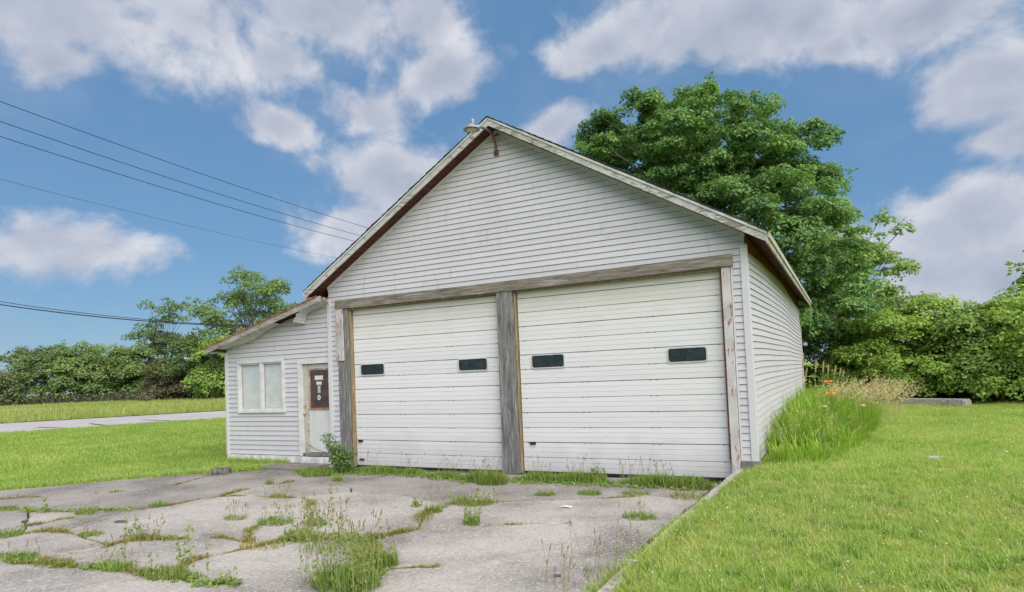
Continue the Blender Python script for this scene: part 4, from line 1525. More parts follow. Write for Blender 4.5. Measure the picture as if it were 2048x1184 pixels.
ft('tree', 'dense dark tree beside the office corner', 'tree', 420, 96, [(420, 760, 42, 44, 0), (400, 735, 40, 40, 1), (455, 740, 40, 50, 1)], 140, 'far_dark_leaf', 29, leaf=0.36, clump=1.2)
ft('oak_tree', 'large spreading tree above the office roof', 'tree', 490, 92, [(500, 610, 62, 48, 0), (455, 640, 50, 40, 0), (545, 620, 34, 36, 0), (480, 680, 70, 40, 0), (430, 690, 40, 40, 0)], 130, 'far_leaf', 30, leaf=0.30, clump=1.15, tr=0.4, limbs=90, low=-0.6, flat=0.9)
ft('tree', 'light green tree close by the office wall', 'tree', 425, 88, [(428, 740, 30, 28, 0), (430, 775, 32, 26, 0)], 60, 'locust_leaf', 31, leaf=0.32, clump=1.0)
brush('thicket', [(-160, 118), (60, 116), (200, 113), (330, 104), (460, 93)], 9000, 1.5, 1.6, 0.32, 'brush_leaf', 'grey-brown brush below the trees across the road', 'brush')


# ------------------------------------------------------------------ grass
def blades(base, h, w, rg, lean=0.5, seg=2, face=None, curl=1.0):
    """curved grass blades: base (n,3); returns verts, quads, tris"""
    n = len(base)
    az = rg.uniform(0, 2 * math.pi, n) if face is None else face
    d = np.stack([np.cos(az), np.sin(az), np.zeros(n)], 1)
    s = np.stack([-np.sin(az), np.cos(az), np.zeros(n)], 1)
    ln = rg.uniform(0.1, 1.0, n) * lean
    V = []
    for k in range(seg):
        t = k / seg
        c = base + d * (h * ln * (t ** (1 + curl)))[:, None] + np.array([0, 0, 1.0]) * (h * (t - 0.35 * ln * t ** 2.2))[:, None]
        wd = (w * (1 - 0.45 * t))[:, None] * 0.5
        V += [c - s * wd, c + s * wd]
    V.append(base + d * (h * ln)[:, None] + np.array([0, 0, 1.0]) * (h * (1 - 0.35 * ln))[:, None])
    m = 2 * seg + 1
    v = np.stack(V, 1).reshape(-1, 3)
    o = (np.arange(n) * m)[:, None]
    q = np.concatenate([o + np.array([2 * k, 2 * k + 1, 2 * k + 3, 2 * k + 2]) for k in range(seg - 1)]) if seg > 1 else np.zeros((0, 4), int)
    t3 = o + np.array([2 * seg - 2, 2 * seg - 1, 2 * seg])
    return v, q, t3


class GB:
    """collects blade meshes with tints"""

    def __init__(self):
        self.V, self.Q, self.T, self.tq, self.tt, self.k = [], [], [], [], [], 0

    def add(self, v, q, t, tint):
        n = len(tint)
        self.V.append(v)
        if len(q):
            self.Q.append(q + self.k)
            self.tq.append(np.tile(tint, len(q) // n))
        if len(t):
            self.T.append(t + self.k)
            self.tt.append(np.tile(tint, len(t) // n))
        self.k += len(v)

    def build(self, name, mat, parent=None):
        q = np.concatenate(self.Q) if self.Q else None
        t = np.concatenate(self.T) if self.T else None
        return fast_mesh(name, np.concatenate(self.V), q, mat, parent, np.concatenate(self.tq + self.tt), t)


tuft_cols = {}


def tuft_set(key, count, nb, rad, h, w, mat, lean=0.7, seg=2, seeds=0.0, seed=0):
    c = bpy.data.collections.new('tufts_' + key)
    rg = np.random.default_rng(seed + 100)
    for i in range(count):
        g = GB()
        r = rad * np.sqrt(rg.uniform(0, 1, nb))
        a = rg.uniform(0, 2 * math.pi, nb)
        base = np.stack([r * np.cos(a), r * np.sin(a), np.full(nb, -0.008)], 1)
        hh = h * rg.uniform(0.45, 1.25, nb)
        v, q, t = blades(base, hh, w * rg.uniform(0.7, 1.3, nb), rg, lean, seg)
        g.add(v, q, t, rg.uniform(0, 1, nb))
        me_o = g.build('tuft_' + key, mat)
        COL.objects.unlink(me_o)
        c.objects.link(me_o)
        if rg.uniform() < seeds:
            s = GB()
            ns = rg.integers(1, 4)
            b2 = base[:ns]
            v, q, t = blades(b2, np.full(ns, h * 1.5), np.full(ns, w * 0.5), rg, 0.35, 2)
            s.add(v, q, t, rg.uniform(0, 1, ns))
            tip = v.reshape(ns, 5, 3)[:, 4]
            v, q = leaf_quads(tip, unit(rg.normal(size=(ns, 3)) + [0, -0.8, 0.3]), h * 0.13, rg)
            s.add(v, q, np.zeros((0, 3), int), rg.uniform(0, 1, ns))
            so = s.build('tuft_seed_' + key, 'straw')
            COL.objects.unlink(so)
            me = me_o.data
            # join the seed heads into the tuft mesh
            bm = bmesh.new()
            bm.from_mesh(me)
            n0 = len(bm.faces)
            bm.from_mesh(so.data)
            bm.faces.ensure_lookup_table()
            for f_ in bm.faces[n0:]:
                f_.material_index = 1
            bm.to_mesh(me)
            bm.free()
            me.materials.append(M['straw'])
            bpy.data.objects.remove(so)
    tuft_cols[key] = c
    return c


def scatter(name, emit, coll, density, smin, smax, label, cat, seed=1, tilt=0.25):
    ng = bpy.data.node_groups.new('scatter_' + name, 'GeometryNodeTree')
    ng.interface.new_socket('Geometry', in_out='INPUT', socket_type='NodeSocketGeometry')
    ng.interface.new_socket('Geometry', in_out='OUTPUT', socket_type='NodeSocketGeometry')
    gi, go = ng.nodes.new('NodeGroupInput'), ng.nodes.new('NodeGroupOutput')
    dp = ng.nodes.new('GeometryNodeDistributePointsOnFaces')
    dp.inputs['Density'].default_value = density
    dp.inputs['Seed'].default_value = seed
    ci = ng.nodes.new('GeometryNodeCollectionInfo')
    ci.inputs['Collection'].default_value = coll
    ci.inputs['Separate Children'].default_value = True
    ci.inputs['Reset Children'].default_value = True
    ip = ng.nodes.new('GeometryNodeInstanceOnPoints')
    ip.inputs['Pick Instance'].default_value = True
    rv_ = ng.nodes.new('FunctionNodeRandomValue')
    rv_.data_type = 'FLOAT_VECTOR'
    rv_.inputs[0].default_value = (-tilt, -tilt, 0)
    rv_.inputs[1].default_value = (tilt, tilt, 6.283)
    rs_ = ng.nodes.new('FunctionNodeRandomValue')
    rs_.data_type = 'FLOAT'
    rs_.inputs[2].default_value = smin
    rs_.inputs[3].default_value = smax
    rs_.inputs['Seed'].default_value = 5
    L = ng.links.new
    L(gi.outputs[0], dp.inputs['Mesh'])
    L(dp.outputs['Points'], ip.inputs['Points'])
    L(ci.outputs[0], ip.inputs['Instance'])
    L(rv_.outputs[0], ip.inputs['Rotation'])
    L(rs_.outputs[1], ip.inputs['Scale'])
    L(ip.outputs[0], go.inputs[0])
    emit.name = name
    md = emit.modifiers.new('scatter', 'NODES')
    md.node_group = ng
    tag(emit, label, cat, kind='stuff')
    return emit


def sheet(poly, step, test=None, lift=0.0):
    """a ground-following sheet inside poly"""
    xs = np.arange(min(p[0] for p in poly), max(p[0] for p in poly), step)
    ys = np.arange(min(p[1] for p in poly), max(p[1] for p in poly), step)
    X, Y = np.meshgrid(xs, ys)
    cx, cy = X + step / 2, Y + step / 2
    ok = inside(poly, cx, cy)
    if test is not None:
        ok &= test(cx, cy)
    ii, jj = np.nonzero(ok)
    x0, y0 = X[ii, jj], Y[ii, jj]
    c = [np.stack([x0 + a, y0 + b], 1) for a, b in ((0, 0), (step, 0), (step, step), (0, step))]
    v = np.stack(c, 1).reshape(-1, 2)
    z = ground_z(v[:, 0] * 0.98 + 0.02 * np.repeat(x0 + step / 2, 4), v[:, 1])
    z = np.maximum(z, ZD) + lift
    v = np.concatenate([v, z[:, None]], 1)
    q = np.arange(len(v)).reshape(-1, 4)
    me = fast_mesh('sheet', v, q, 'ground')
    return me


tuft_set('lawn', 7, 40, 0.085, 0.072, 0.0058, 'lawn_blade', 1.1, 2, 0.7, 1)
tuft_set('clump', 5, 60, 0.10, 0.105, 0.0085, 'clump_blade', 1.1, 3, 0.5, 4)
tuft_set('rough', 5, 36, 0.13, 0.065, 0.009, 'left_lawn_blade', 0.8, 2, 0.0, 2)
tuft_set('stems', 5, 7, 0.10, 0.13, 0.004, 'straw', 0.7, 2, 0.9, 6)
tuft_set('field', 4, 22, 0.4, 0.34, 0.035, 'field_blade', 0.5, 2, 0.0, 3)
right_poly = [(-0.9, -9.5), (5.5, -9.5), (12, 6), (13, 24), (-0.2, 24), (-0.2, 0.0), (-0.36, 0.0), (-0.66, -6)]
near_t = lambda x, y: (x > curb_x(y) + 0.20) & ~((x < 0.0) & (y > 0)) & (np.hypot(x - CAM[0], y - CAM[1]) < 9.5)
far_t = lambda x, y: (x > curb_x(y) + 0.10) & ~((x < 0.0) & (y > 0)) & (np.hypot(x - CAM[0], y - CAM[1]) >= 9.5)
scatter('lawn_grass', sheet(right_poly, 0.12, near_t), tuft_cols['lawn'], 170, 0.5, 1.45, 'short rough lawn grass right of the kerb', 'grass', 1)
scatter('lawn_clumps', sheet(right_poly, 0.12, near_t), tuft_cols['clump'], 7, 0.5, 1.2, 'coarser darker grass clumps scattered in the right lawn', 'grass', 12)
scatter('lawn_stems', sheet(right_poly, 0.12, near_t), tuft_cols['stems'], 24, 0.5, 1.15, 'thin dry stems standing in the right lawn', 'grass', 8)
scatter('lawn_grass', sheet(right_poly, 0.25, far_t), tuft_cols['lawn'], 85, 0.9, 1.6, 'lawn grass running back to the bushes on the right', 'grass', 2)
le = px_poly(LAWN_EDGE)
left_poly = [(le[0][0], le[0][1])] + le[1:] + [(-9.75, -0.25), (-12.66, -0.02), (-12.66, 9), (-14, 20), (-28, 32), (n0[0] * 0 + near[1][0], near[1][1]), (near[0][0], near[0][1]), (-40, -4), (-26, -7)]
road_n = (near[1] - near[0]) / np.linalg.norm(near[1] - near[0])
road_s = lambda x, y: (x - near[0][0]) * (-road_n[1]) + (y - near[0][1]) * road_n[0]
ltest = lambda x, y: (road_s(x, y) < -0.1) & ~((x > -12.65) & (y > 0.0)) & ~inside(DRIVE, x, y)
scatter('lawn_grass', sheet(left_poly, 0.16, lambda x, y: ltest(x, y) & (np.hypot(x - CAM[0], y - CAM[1]) < 20)), tuft_cols['rough'], 95, 0.7, 1.3, 'bright green lawn left of the driveway', 'grass', 3)
scatter('lawn_grass', sheet(left_poly, 0.4, lambda x, y: ltest(x, y) & (np.hypot(x - CAM[0], y - CAM[1]) >= 20)), tuft_cols['rough'], 26, 1.3, 2.2, 'lawn grass between the driveway and the road', 'grass', 4)
fpoly = [tuple(farp[0] + (farp[0] - farp[1]) * 0.8), tuple(farp[1] + (farp[1] - farp[0]) * 0.8), (-60, 52), (-95, 50), (-150, 48)]
scatter('field_grass', sheet(fpoly, 1.2, lambda x, y: road_s(x, y) > abs(road_s(*farp[0])) + 0.3), tuft_cols['field'], 3.0, 0.7, 1.5, 'tall yellowish grass beyond the road', 'grass', 5)

# --- overgrown strip along the right wall
rg = np.random.default_rng(9)
strip = [(0.08, -0.2), (0.5, -0.3), (0.95, 0.2), (1.4, 2.4), (1.75, 5.0), (1.95, 8.0), (1.7, 11.0), (0.08, 12.2)]


def fill(poly, n):
    P = []
    xs, ys = [p[0] for p in poly], [p[1] for p in poly]
    while len(P) < n:
        x, y = rg.uniform(min(xs), max(xs), n), rg.uniform(min(ys), max(ys), n)
        ok = inside(poly, x, y)
        P += list(zip(x[ok], y[ok]))
    P = np.array(P[:n])
    return np.concatenate([P, (ground_z(P[:, 0], P[:, 1]) - 0.02)[:, None]], 1)


def edge_fade(P):
    return np.clip((np.interp(P[:, 1], [-0.4, 0.2, 2.4, 5.0, 8.0, 11.0], [0.7, 0.95, 1.4, 1.75, 1.95, 1.7]) - P[:, 0]) / 0.6, 0.3, 1.0)


g = GB()
CB = fill(strip, 480)
cf = edge_fade(CB)
for c_, e_ in zip(CB, cf):
    nb_ = int(rg.integers(24, 44))
    az = rg.uniform(0, 6.283, nb_)
    rr = 0.05 + 0.07 * rg.uniform(0, 1, nb_)
    b_ = c_ + np.stack([rr * np.cos(az), rr * np.sin(az), np.zeros(nb_)], 1)
    h_ = rg.uniform(0.5, 1.1) * (0.40 + 0.60 * e_) * float(np.interp(c_[1], [-0.3, 1, 3, 6, 12], [0.66, 0.82, 1.0, 1.0, 1.0]))
    v, q, t = blades(b_, h_ * rg.uniform(0.55, 1.1, nb_), rg.uniform(0.010, 0.022, nb_), rg, rg.uniform(0.7, 1.35), 5, az + rg.normal(0, 0.5, nb_), 1.2)
    tc = rg.uniform(0.0, 0.95)
    g.add(v, q, t, np.clip(tc + rg.normal(0, 0.22, nb_), 0, 1))
tag(g.build('tall_grass', 'tall_blade'), 'dense tall bright grass along the right garage wall', 'grass', kind='stuff')
# pale seed heads of the wild grass
g = GB()
B = fill([(0.4, 6.0), (1.7, 5.2), (2.5, 7.0), (2.6, 10.5), (1.0, 11.8)], 420)
hh = rg.uniform(0.75, 1.25, len(B))
face = rg.normal(0.3, 0.6, len(B))
v, q, t = blades(B, hh, np.full(len(B), 0.006), rg, 0.75, 4, face)
g.add(v, q, t, rg.uniform(0, 1, len(B)))
tips = v.reshape(len(B), 9, 3)
P = []
for k in range(14):
    tt = rg.uniform(0.0, 1.0, len(B))[:, None]
    P.append(tips[:, 8] * tt + (tips[:, 6] + tips[:, 7]) / 2 * (1 - tt) + rg.normal(size=(len(B), 3)) * 0.022)
P = np.concatenate(P)
v, q = leaf_quads(P, unit(rg.normal(size=P.shape)), 0.034, rg)
g.add(v, q, np.zeros((0, 3), int), rg.uniform(0, 1, len(P)))
tag(g.build('seed_grass', 'straw'), 'pale straw-coloured seed heads above the tall grass', 'grass', kind='stuff')
g = GB()
B = fill([(0.15, -0.3), (0.8, -0.2), (1.4, 2.0), (1.3, 4.0), (0.4, 3.0)], 90)
v, q, t = blades(B, rg.uniform(0.45, 0.85, len(B)), np.full(len(B), 0.004), rg, 0.5, 3)
g.add(v, q, t, rg.uniform(0, 1, len(B)))
tp_ = v.reshape(len(B), 7, 3)[:, 6]
P = np.concatenate([tp_ + rg.normal(size=tp_.shape) * [0.01, 0.01, 0.03] for k in range(8)])
v, q = leaf_quads(P, unit(rg.normal(size=P.shape)), 0.02, rg)
g.add(v, q, np.zeros((0, 3), int), rg.uniform(0, 1, len(P)))
tag(g.build('seed_stems', 'straw'), 'thin pale seed stems in the front of the tall grass', 'grass', kind='stuff')
# tall spikes
sp_px = [(1607, 760, 706), (1632, 765, 718), (1647, 765, 722), (1657, 765, 728), (1668, 765, 730), (1678, 765, 735), (1684, 765, 740), (1610, 775, 735)]
SPIKE = ['tallest dry flower spike touching the rear garage corner', 'dry flower spike second from the rear garage corner', 'third dry flower spike from the rear garage corner',
         'fourth dry flower spike, between two pale ones by the rear corner', 'slightly tilted dry spike, fourth from the right end of the row', 'tilted dry flower spike, third from the right end of the row', 'tilted dry flower spike, second from the right end of the row', 'shorter dry flower spike just right of the tallest one']
for k, (u, v0, v1) in enumerate(sp_px):
    d = 20.5 + 0.25 * (k % 3)
    b, tp = at_d(u - 2, v0, d), at_d(u + (4 if k > 3 else 0), v1, d)
    gz = float(ground_z(b[0], b[1]))
    s = thing('seed_spike', SPIKE[k], 'plant', (b[0], b[1], gz), 'dry flower spikes at the rear corner')
    mb = MB()
    pts = local(s, [(b[0], b[1], gz), tuple(b), tuple(tp)])
    mb.tube(pts, [0.008, 0.007, 0.005], 5)
    st = mb.build('stem', 'weed_stalk', s)
    mb = MB()
    e0, e1 = Vector(pts[2]) * 0.45 + Vector(pts[1]) * 0.55, Vector(pts[2])
    n = 7
    mb.tube([e0.lerp(e1, i / n) for i in range(n + 1)], [0.008 + 0.012 * math.sin(math.pi * (0.15 + 0.8 * i / n)) + 0.004 * (i % 2) for i in range(n + 1)], 7)
    mb.build('spike', 'straw', s)


# daylilies
def lily(u, v, d, label):
    c = at_d(u, v, d)
    gz = float(ground_z(c[0], c[1]))
    o = thing('daylily', label, 'flower', (c[0], c[1], gz), 'orange daylilies')
    mb = MB()
    h = c[2] - gz
    mb.tube([(0.03, 0.02, 0), (0.02, 0, h * 0.6), (0, 0, h)], [0.008, 0.007, 0.006], 5)
    mb.build('stem', 'weed_green', o)
    rgl = random.Random(int(u))
    for k in range(6):
        a = k * math.pi / 3 + rgl.uniform(-0.2, 0.2)
        dx, dy = math.cos(a), math.sin(a)
        px_, py_ = -dy, dx
        L_, w_ = 0.15, 0.038
        vv = []
        for t_, wz, zz in ((0.05, 0.3, 0.0), (0.4, 1.0, 0.07), (0.75, 0.8, 0.085), (1.0, 0.05, 0.045)):
            vv += [(dx * L_ * t_ - px_ * w_ * wz, dy * L_ * t_ - py_ * w_ * wz, h + zz), (dx * L_ * t_ + px_ * w_ * wz, dy * L_ * t_ + py_ * w_ * wz, h + zz)]
        mk('petal', vv, [(0, 1, 3, 2), (2, 3, 5, 4), (4, 5, 7, 6)], 'petal_orange', o)


lily(1656, 768, 17.6, 'upper orange daylily above the tall grass')
lily(1662, 793, 15.4, 'lower orange daylily in the tall grass')
# pale flower heads within the tall grass
for k, (u, v, d, lb) in enumerate([(1648, 813, 14.0, 'round pale flower head left of the others in the tall grass'), (1724, 811, 15.5, 'round pale flower head at the right side of the tall grass')]):
    c = at_d(u, v, d)
    gz = float(ground_z(c[0], c[1]))
    o = thing('pale_flower', lb, 'flower', (c[0], c[1], gz), 'pale flower heads in the tall grass')
    mb = MB()
    h = c[2] - gz
    mb.tube([(0, 0, 0), (0, 0, h)], 0.006, 5)
    mb.build('stem', 'weed_green', o)
    d_ = unit(rg.normal(size=(120, 3)))
    P = np.array([0, 0, h]) + d_ * [0.06, 0.06, 0.025]
    v_, q_ = leaf_quads(P, d_, 0.035, rg)
    fast_mesh('flower_head', v_, q_, 'straw', o, rg.uniform(0.4, 1, 120))


# ------------------------------------------------------------------ weeds on the driveway
rw = np.random.default_rng(21)


def line_pts(px, n, spread):
    P = np.array([on_z(u, v, ZD)[:2] for u, v in px])
    L_ = np.linalg.norm(np.diff(P, axis=0), axis=1)
    cs = np.concatenate([[0], np.cumsum(L_)])
    s = rw.uniform(0, cs[-1], n)
    x, y = np.interp(s, cs, P[:, 0]), np.interp(s, cs, P[:, 1])
    q = np.array([jit(a, b) for a, b in zip(x, y)])
    cl = np.array([noise.noise(Vector((a * 1.6, b * 1.6, 5))) + 0.6 * noise.noise(Vector((a * 5, b * 5, 9))) for a, b in q])
    q = q + rw.normal(size=q.shape) * spread
    return q, cl


fringe0 = [(600, 948), (660, 952), (720, 948), (830, 953), (960, 966), (1040, 964), (1150, 968), (1260, 972), (1370, 979)]
moss, wg, dead = GB(), GB(), GB()
crack_sets = [(A1[1:], 3000, 0.018), (B1[1:] + B2[1:], 1700, 0.02), (B3, 500, 0.014), (C1, 900, 0.014), (G1, 1100, 0.018), (K1, 900, 0.035), (L1[:3], 1500, 0.05),
              (D1 + D2[1:], 1300, 0.02), (D3, 2000, 0.05), (E1[:6], 700, 0.015), (F1, 500, 0.012), (H1, 1000, 0.03), (I1[:6], 800, 0.02), (I2[:4], 500, 0.014), (I3, 700, 0.05), (K2, 900, 0.03),
              ([(52, 1052), (100, 1045), (130, 1036), (180, 1042)], 700, 0.05), ([(712, 1184), (742, 1168), (781, 1136), (839, 1132), (887, 1134)], 600, 0.015)]
for px, n, sp in crack_sets:
    n = int(n * 2.6)
    q, cl = line_pts(px, n, sp * 1.35)
    keep = cl > rw.uniform(-0.50, 0.30, n)
    q, cl = q[keep], cl[keep]
    m = len(q)
    q = q + rw.normal(size=q.shape) * (0.055 * np.clip(cl, 0, 1) ** 1.2)[:, None]
    base = np.concatenate([q, np.full((m, 1), ZD - 0.02)], 1)
    hh = (0.016 + 0.075 * np.clip(cl + 0.25, 0, 1.2)) * rw.uniform(0.5, 1.3, m) + 0.012
    yel = rw.uniform(0, 1, m) < 0.62
    brn = rw.uniform(0, 1, m) < 0.16
    for sel, gb in ((yel & ~brn, moss), (~yel & ~brn, wg), (brn, dead)):
        v, qd, t = blades(base[sel], hh[sel] * (0.8 if gb is moss else 1.15), rw.uniform(0.006, 0.012, sel.sum()), rw, 1.1, 2)
        gb.add(v, qd, t, rw.uniform(0, 1, sel.sum()))
leaf_mat('dead_growth', (0.20, 0.12, 0.06), (0.40, 0.26, 0.14), trans=0.2)
tag(dead.build('dead_growth', 'dead_growth'), 'rusty brown dead growth in the cracks of the driveway', 'weeds', kind='stuff')
q, cl = line_pts(A1[1:] , 260, 0.05)
q2, _ = line_pts(K1 + L1[:3], 260, 0.10)
q3, _ = line_pts(D3, 160, 0.07)
q4, _ = line_pts(fringe0, 420, 0.10)
q = np.concatenate([q, q2, q3, q4])
P = np.repeat(np.concatenate([q, np.full((len(q), 1), ZD + 0.02)], 1), 5, axis=0)
P = P + rw.normal(size=P.shape) * [0.025, 0.025, 0.012]
v, qd = leaf_quads(P, unit(rw.normal(size=P.shape) * 0.5 + [0, -0.2, 0.9]), 0.045, rw)
tag(fast_mesh('broad_leaf_weeds', v, qd, 'weed_green', None, rw.uniform(0, 1, len(P))), 'low broad-leaved weeds along the cracks and the door line', 'weeds', kind='stuff')
tag(moss.build('crack_moss', 'moss'), 'yellow-green low growth in the cracks of the driveway', 'weeds', kind='stuff')
tag(wg.build('crack_weeds', 'weed_green'), 'small green weeds in the cracks of the driveway', 'weeds', kind='stuff')

# grassy fringe at the foot of the doors
g = GB()
fringe = [(600, 944), (660, 948), (720, 944), (830, 949), (960, 962), (1040, 960), (1150, 964), (1260, 968), (1370, 975), (1420, 978)]
q, cl = line_pts(fringe, 13000, 0.085)
dens = cl > rw.uniform(-0.9, -0.05, len(q))
q, cl = q[dens], cl[dens]
q[:, 1] = np.minimum(q[:, 1], 0.06)
base = np.concatenate([q, np.full((len(q), 1), ZD - 0.005)], 1)
hh = (0.06 + 0.15 * np.clip(cl + 0.5, 0, 1)) * rw.uniform(0.5, 1.3, len(q))
v, qd, t = blades(base, hh, rw.uniform(0.006, 0.014, len(q)), rw, 0.9, 3)
g.add(v, qd, t, rw.uniform(0.1, 0.9, len(q)))
tag(g.build('door_fringe_grass', 'weed_green'), 'ragged grass growing along the foot of the garage doors', 'grass', kind='stuff')
# fringe where the left lawn meets the concrete and the office wall
g = GB()
q, cl = line_pts([(-200, 991), (0, 980), (150, 967), (300, 954), (430, 945), (540, 936), (557, 925)], 5200, 0.05)
base = np.concatenate([q, np.full((len(q), 1), ZD - 0.01)], 1)
v, qd, t = blades(base, 0.10 * rw.uniform(0.4, 1.4, len(q)), rw.uniform(0.008, 0.014, len(q)), rw, 0.9, 2)
g.add(v, qd, t, rw.uniform(0, 1, len(q)))
wpts = np.stack([rw.uniform(-12.6, -10.3, 1500), rw.uniform(-0.25, -0.05, 1500), np.full(1500, ZD)], 1)
v, qd, t = blades(wpts, 0.15 * rw.uniform(0.4, 1.3, 1500), rw.uniform(0.008, 0.014, 1500), rw, 0.8, 2)
g.add(v, qd, t, rw.uniform(0, 1, 1500))
tag(g.build('edge_grass', 'left_lawn_blade'), 'lawn fringe along the concrete edge and the office wall', 'grass', kind='stuff')
# fringe along the kerb
g = GB()
n = 3000
yy = rw.uniform(-9, -0.1, n)
base = np.stack([curb_x(yy) + 0.125 + np.abs(rw.normal(size=n)) * 0.05, yy, np.interp(yy, _cy, _cz) - 0.05], 1)
v, qd, t = blades(base, 0.075 * rw.uniform(0.4, 1.5, n), rw.uniform(0.004, 0.008, n), rw, 1.1, 2)
g.add(v, qd, t, rw.uniform(0, 1, n))
low = rw.uniform(0, 1, 2200)
yy = -9 + 6.2 * low
base = np.stack([curb_x(yy) - 0.02 - np.abs(rw.normal(size=2200)) * 0.06, yy, np.full(2200, ZD - 0.01)], 1)
cl = np.array([noise.noise(Vector((1.0, y * 1.3, 3))) for y in yy]) > -0.1
v, qd, t = blades(base[cl], 0.10 * rw.uniform(0.3, 1.4, cl.sum()), rw.uniform(0.005, 0.010, cl.sum()), rw, 1.0, 2)
g.add(v, qd, t, rw.uniform(0, 1, cl.sum()))
tag(g.build('kerb_fringe_grass', 'lawn_blade'), 'grass leaning over the kerb', 'grass', kind='stuff')


g = GB()
n = 5200
yy = -9 + 6.6 * rw.uniform(0, 1, n)
base = np.stack([curb_x(yy) + 0.07 + np.abs(rw.normal(size=n)) * 0.07, yy, np.interp(yy, _cy, _cz) - 0.01], 1)
cl = np.array([noise.noise(Vector((4.0, y * 1.1, 3))) for y in yy]) > rw.uniform(-0.5, 0.25, n)
v, qd, t = blades(base[cl], 0.10 * rw.uniform(0.4, 1.4, cl.sum()), rw.uniform(0.004, 0.008, cl.sum()), rw, 1.3, 3)
g.add(v, qd, t, rw.uniform(0, 1, cl.sum()))
tag(g.build('kerb_overhang_grass', 'lawn_blade'), 'longer grass hanging over the near end of the kerb', 'grass', kind='stuff')


# single weeds
def weed(u, v, label, stems=0, sh=0.4, tuft=60, th=0.12, tr=0.08, heads=True, z=None, mat='weed_green', leafy=0.0, name='weed_clump', lean=0.9, white=0, group=None):
    c = on_z(u, v, ZD) if z is None else on_z(u, v, z)
    zz = ZD if z is None else z
    o = thing(name, label, 'weed', (c[0], c[1], zz - 0.01), group)
    rg = np.random.default_rng(int(u * 7 + v))
    tuft = int(tuft * 1.6)
    stems = int(stems * 1.35)
    if tuft:
        g = GB()
        r = tr * np.sqrt(rg.uniform(0, 1, tuft))
        a = rg.uniform(0, 2 * math.pi, tuft)
        b = np.stack([r * np.cos(a) * 1.5, r * np.sin(a), np.zeros(tuft)], 1)
        v_, q_, t_ = blades(b, th * rg.uniform(0.4, 1.3, tuft), rg.uniform(0.006, 0.013, tuft), rg, lean, 3)
        g.add(v_, q_, t_, rg.uniform(0, 1, tuft))
        g.build('leaves', mat, o)
    if stems:
        mb = MB()
        P, W_ = [], []
        LP = []
        for k in range(stems):
            a, r = rg.uniform(0, 6.28), tr * 1.2 * rg.uniform(0, 1) ** 0.5
            x, y = r * math.cos(a) * 1.6, r * math.sin(a)
            h = sh * rg.uniform(0.55, 1.15)
            lx, ly = rg.normal(0, 0.16) * h, rg.normal(0, 0.16) * h
            pts = [(x, y, 0), (x + lx * 0.4, y + ly * 0.4, h * 0.55), (x + lx, y + ly, h)]
            mb.tube(pts, [0.0028, 0.0022, 0.0015], 4, cap=False)
            P.append(pts)
            for j in range(int(leafy * h / 0.03)):
                f = rg.uniform(0.08, 0.95)
                p = np.array(pts[0]) * (1 - f) + np.array(pts[2]) * f
                LP.append(p + rg.normal(size=3) * 0.012)
        mb.build('stems', 'weed_stalk', o)['kind'] = 'stuff'
        if heads:
            hd = MB()
            for pts in P:
                e1 = Vector(pts[2])
                dr = (e1 - Vector(pts[1])).normalized()
                e0 = e1 - dr * rg.uniform(0.03, 0.07)
                hd.tube([e0, e0.lerp(e1, 0.5), e1 + dr * 0.012], [0.003, 0.0055, 0.002], 5)
            hd.build('seed_heads', 'seed_head', o)['kind'] = 'stuff'
        if LP:
            LP = np.array(LP)
            v_, q_ = leaf_quads(LP, unit(rg.normal(size=LP.shape) + [0, 0, 0.4]), 0.032, rg)
            fast_mesh('stem_leaves', v_, q_, 'weed_green', o, rg.uniform(0, 1, len(LP)))
    if white:
        P = np.stack([rg.normal(0, tr, white), rg.normal(0, tr, white), th * rg.uniform(0.8, 1.6, white)], 1)
        v_, q_ = leaf_quads(P, unit(rg.normal(size=P.shape) + [0, 0, 1]), 0.018, rg)
        fast_mesh('white_flowers', v_, q_, 'petal_white', o, rg.uniform(0, 1, white))
    return o


weed(690, 1172, 'largest weed clump with tall seed stalks at the bottom edge', 46, 0.62, 420, 0.20, 0.24, leafy=0.5)
weed(765, 1128, 'bright green leafy clump right of the largest stalky weeds', 10, 0.3, 170, 0.17, 0.13, leafy=0.6, heads=False)
weed(650, 1100, 'sparse tall stalks behind the largest weed clump', 22, 0.62, 70, 0.10, 0.20, leafy=0.3)
weed(943, 1049, 'upright bushy weed standing alone in the middle slab', 14, 0.24, 60, 0.15, 0.06, leafy=1.6, heads=False, lean=0.6)
weed(945, 1008, 'wide weed patch with tiny white flowers before the left door', 12, 0.26, 300, 0.13, 0.22, leafy=0.8, heads=False, white=26)
weed(868, 1024, 'broad-bladed green tuft below the left door', 6, 0.35, 90, 0.13, 0.09)
weed(833, 1014, 'small fern-like weed left of the broad-bladed tuft', 6, 0.15, 24, 0.07, 0.04, leafy=2.2, heads=False)
weed(1280, 1036, 'flat rosette weed near the kerb', 3, 0.22, 150, 0.10, 0.15, leafy=0.4, lean=1.1)
weed(1090, 990, 'low green weed left of the blue-green cushion', 2, 0.12, 110, 0.09, 0.11, heads=False, lean=1.1)
weed(1180, 988, 'rounded blue-green cushion weed before the right door', 0, 0, 170, 0.09, 0.13, lean=1.0)
weed(1272, 988, 'low spreading weed before the right door with dry stalks', 8, 0.18, 120, 0.07, 0.15, lean=1.1)
weed(1375, 995, 'dry yellowish weeds in the corner between door and kerb', 14, 0.26, 150, 0.10, 0.20, mat='moss')
weed(1200, 962, 'tall thistle-like weed at the foot of the right door', 7, 0.36, 70, 0.24, 0.08, leafy=1.6, heads=False, lean=0.7)
weed(985, 968, 'tall grass bunch at the foot of the centre post', 8, 0.45, 320, 0.24, 0.20, lean=0.8)
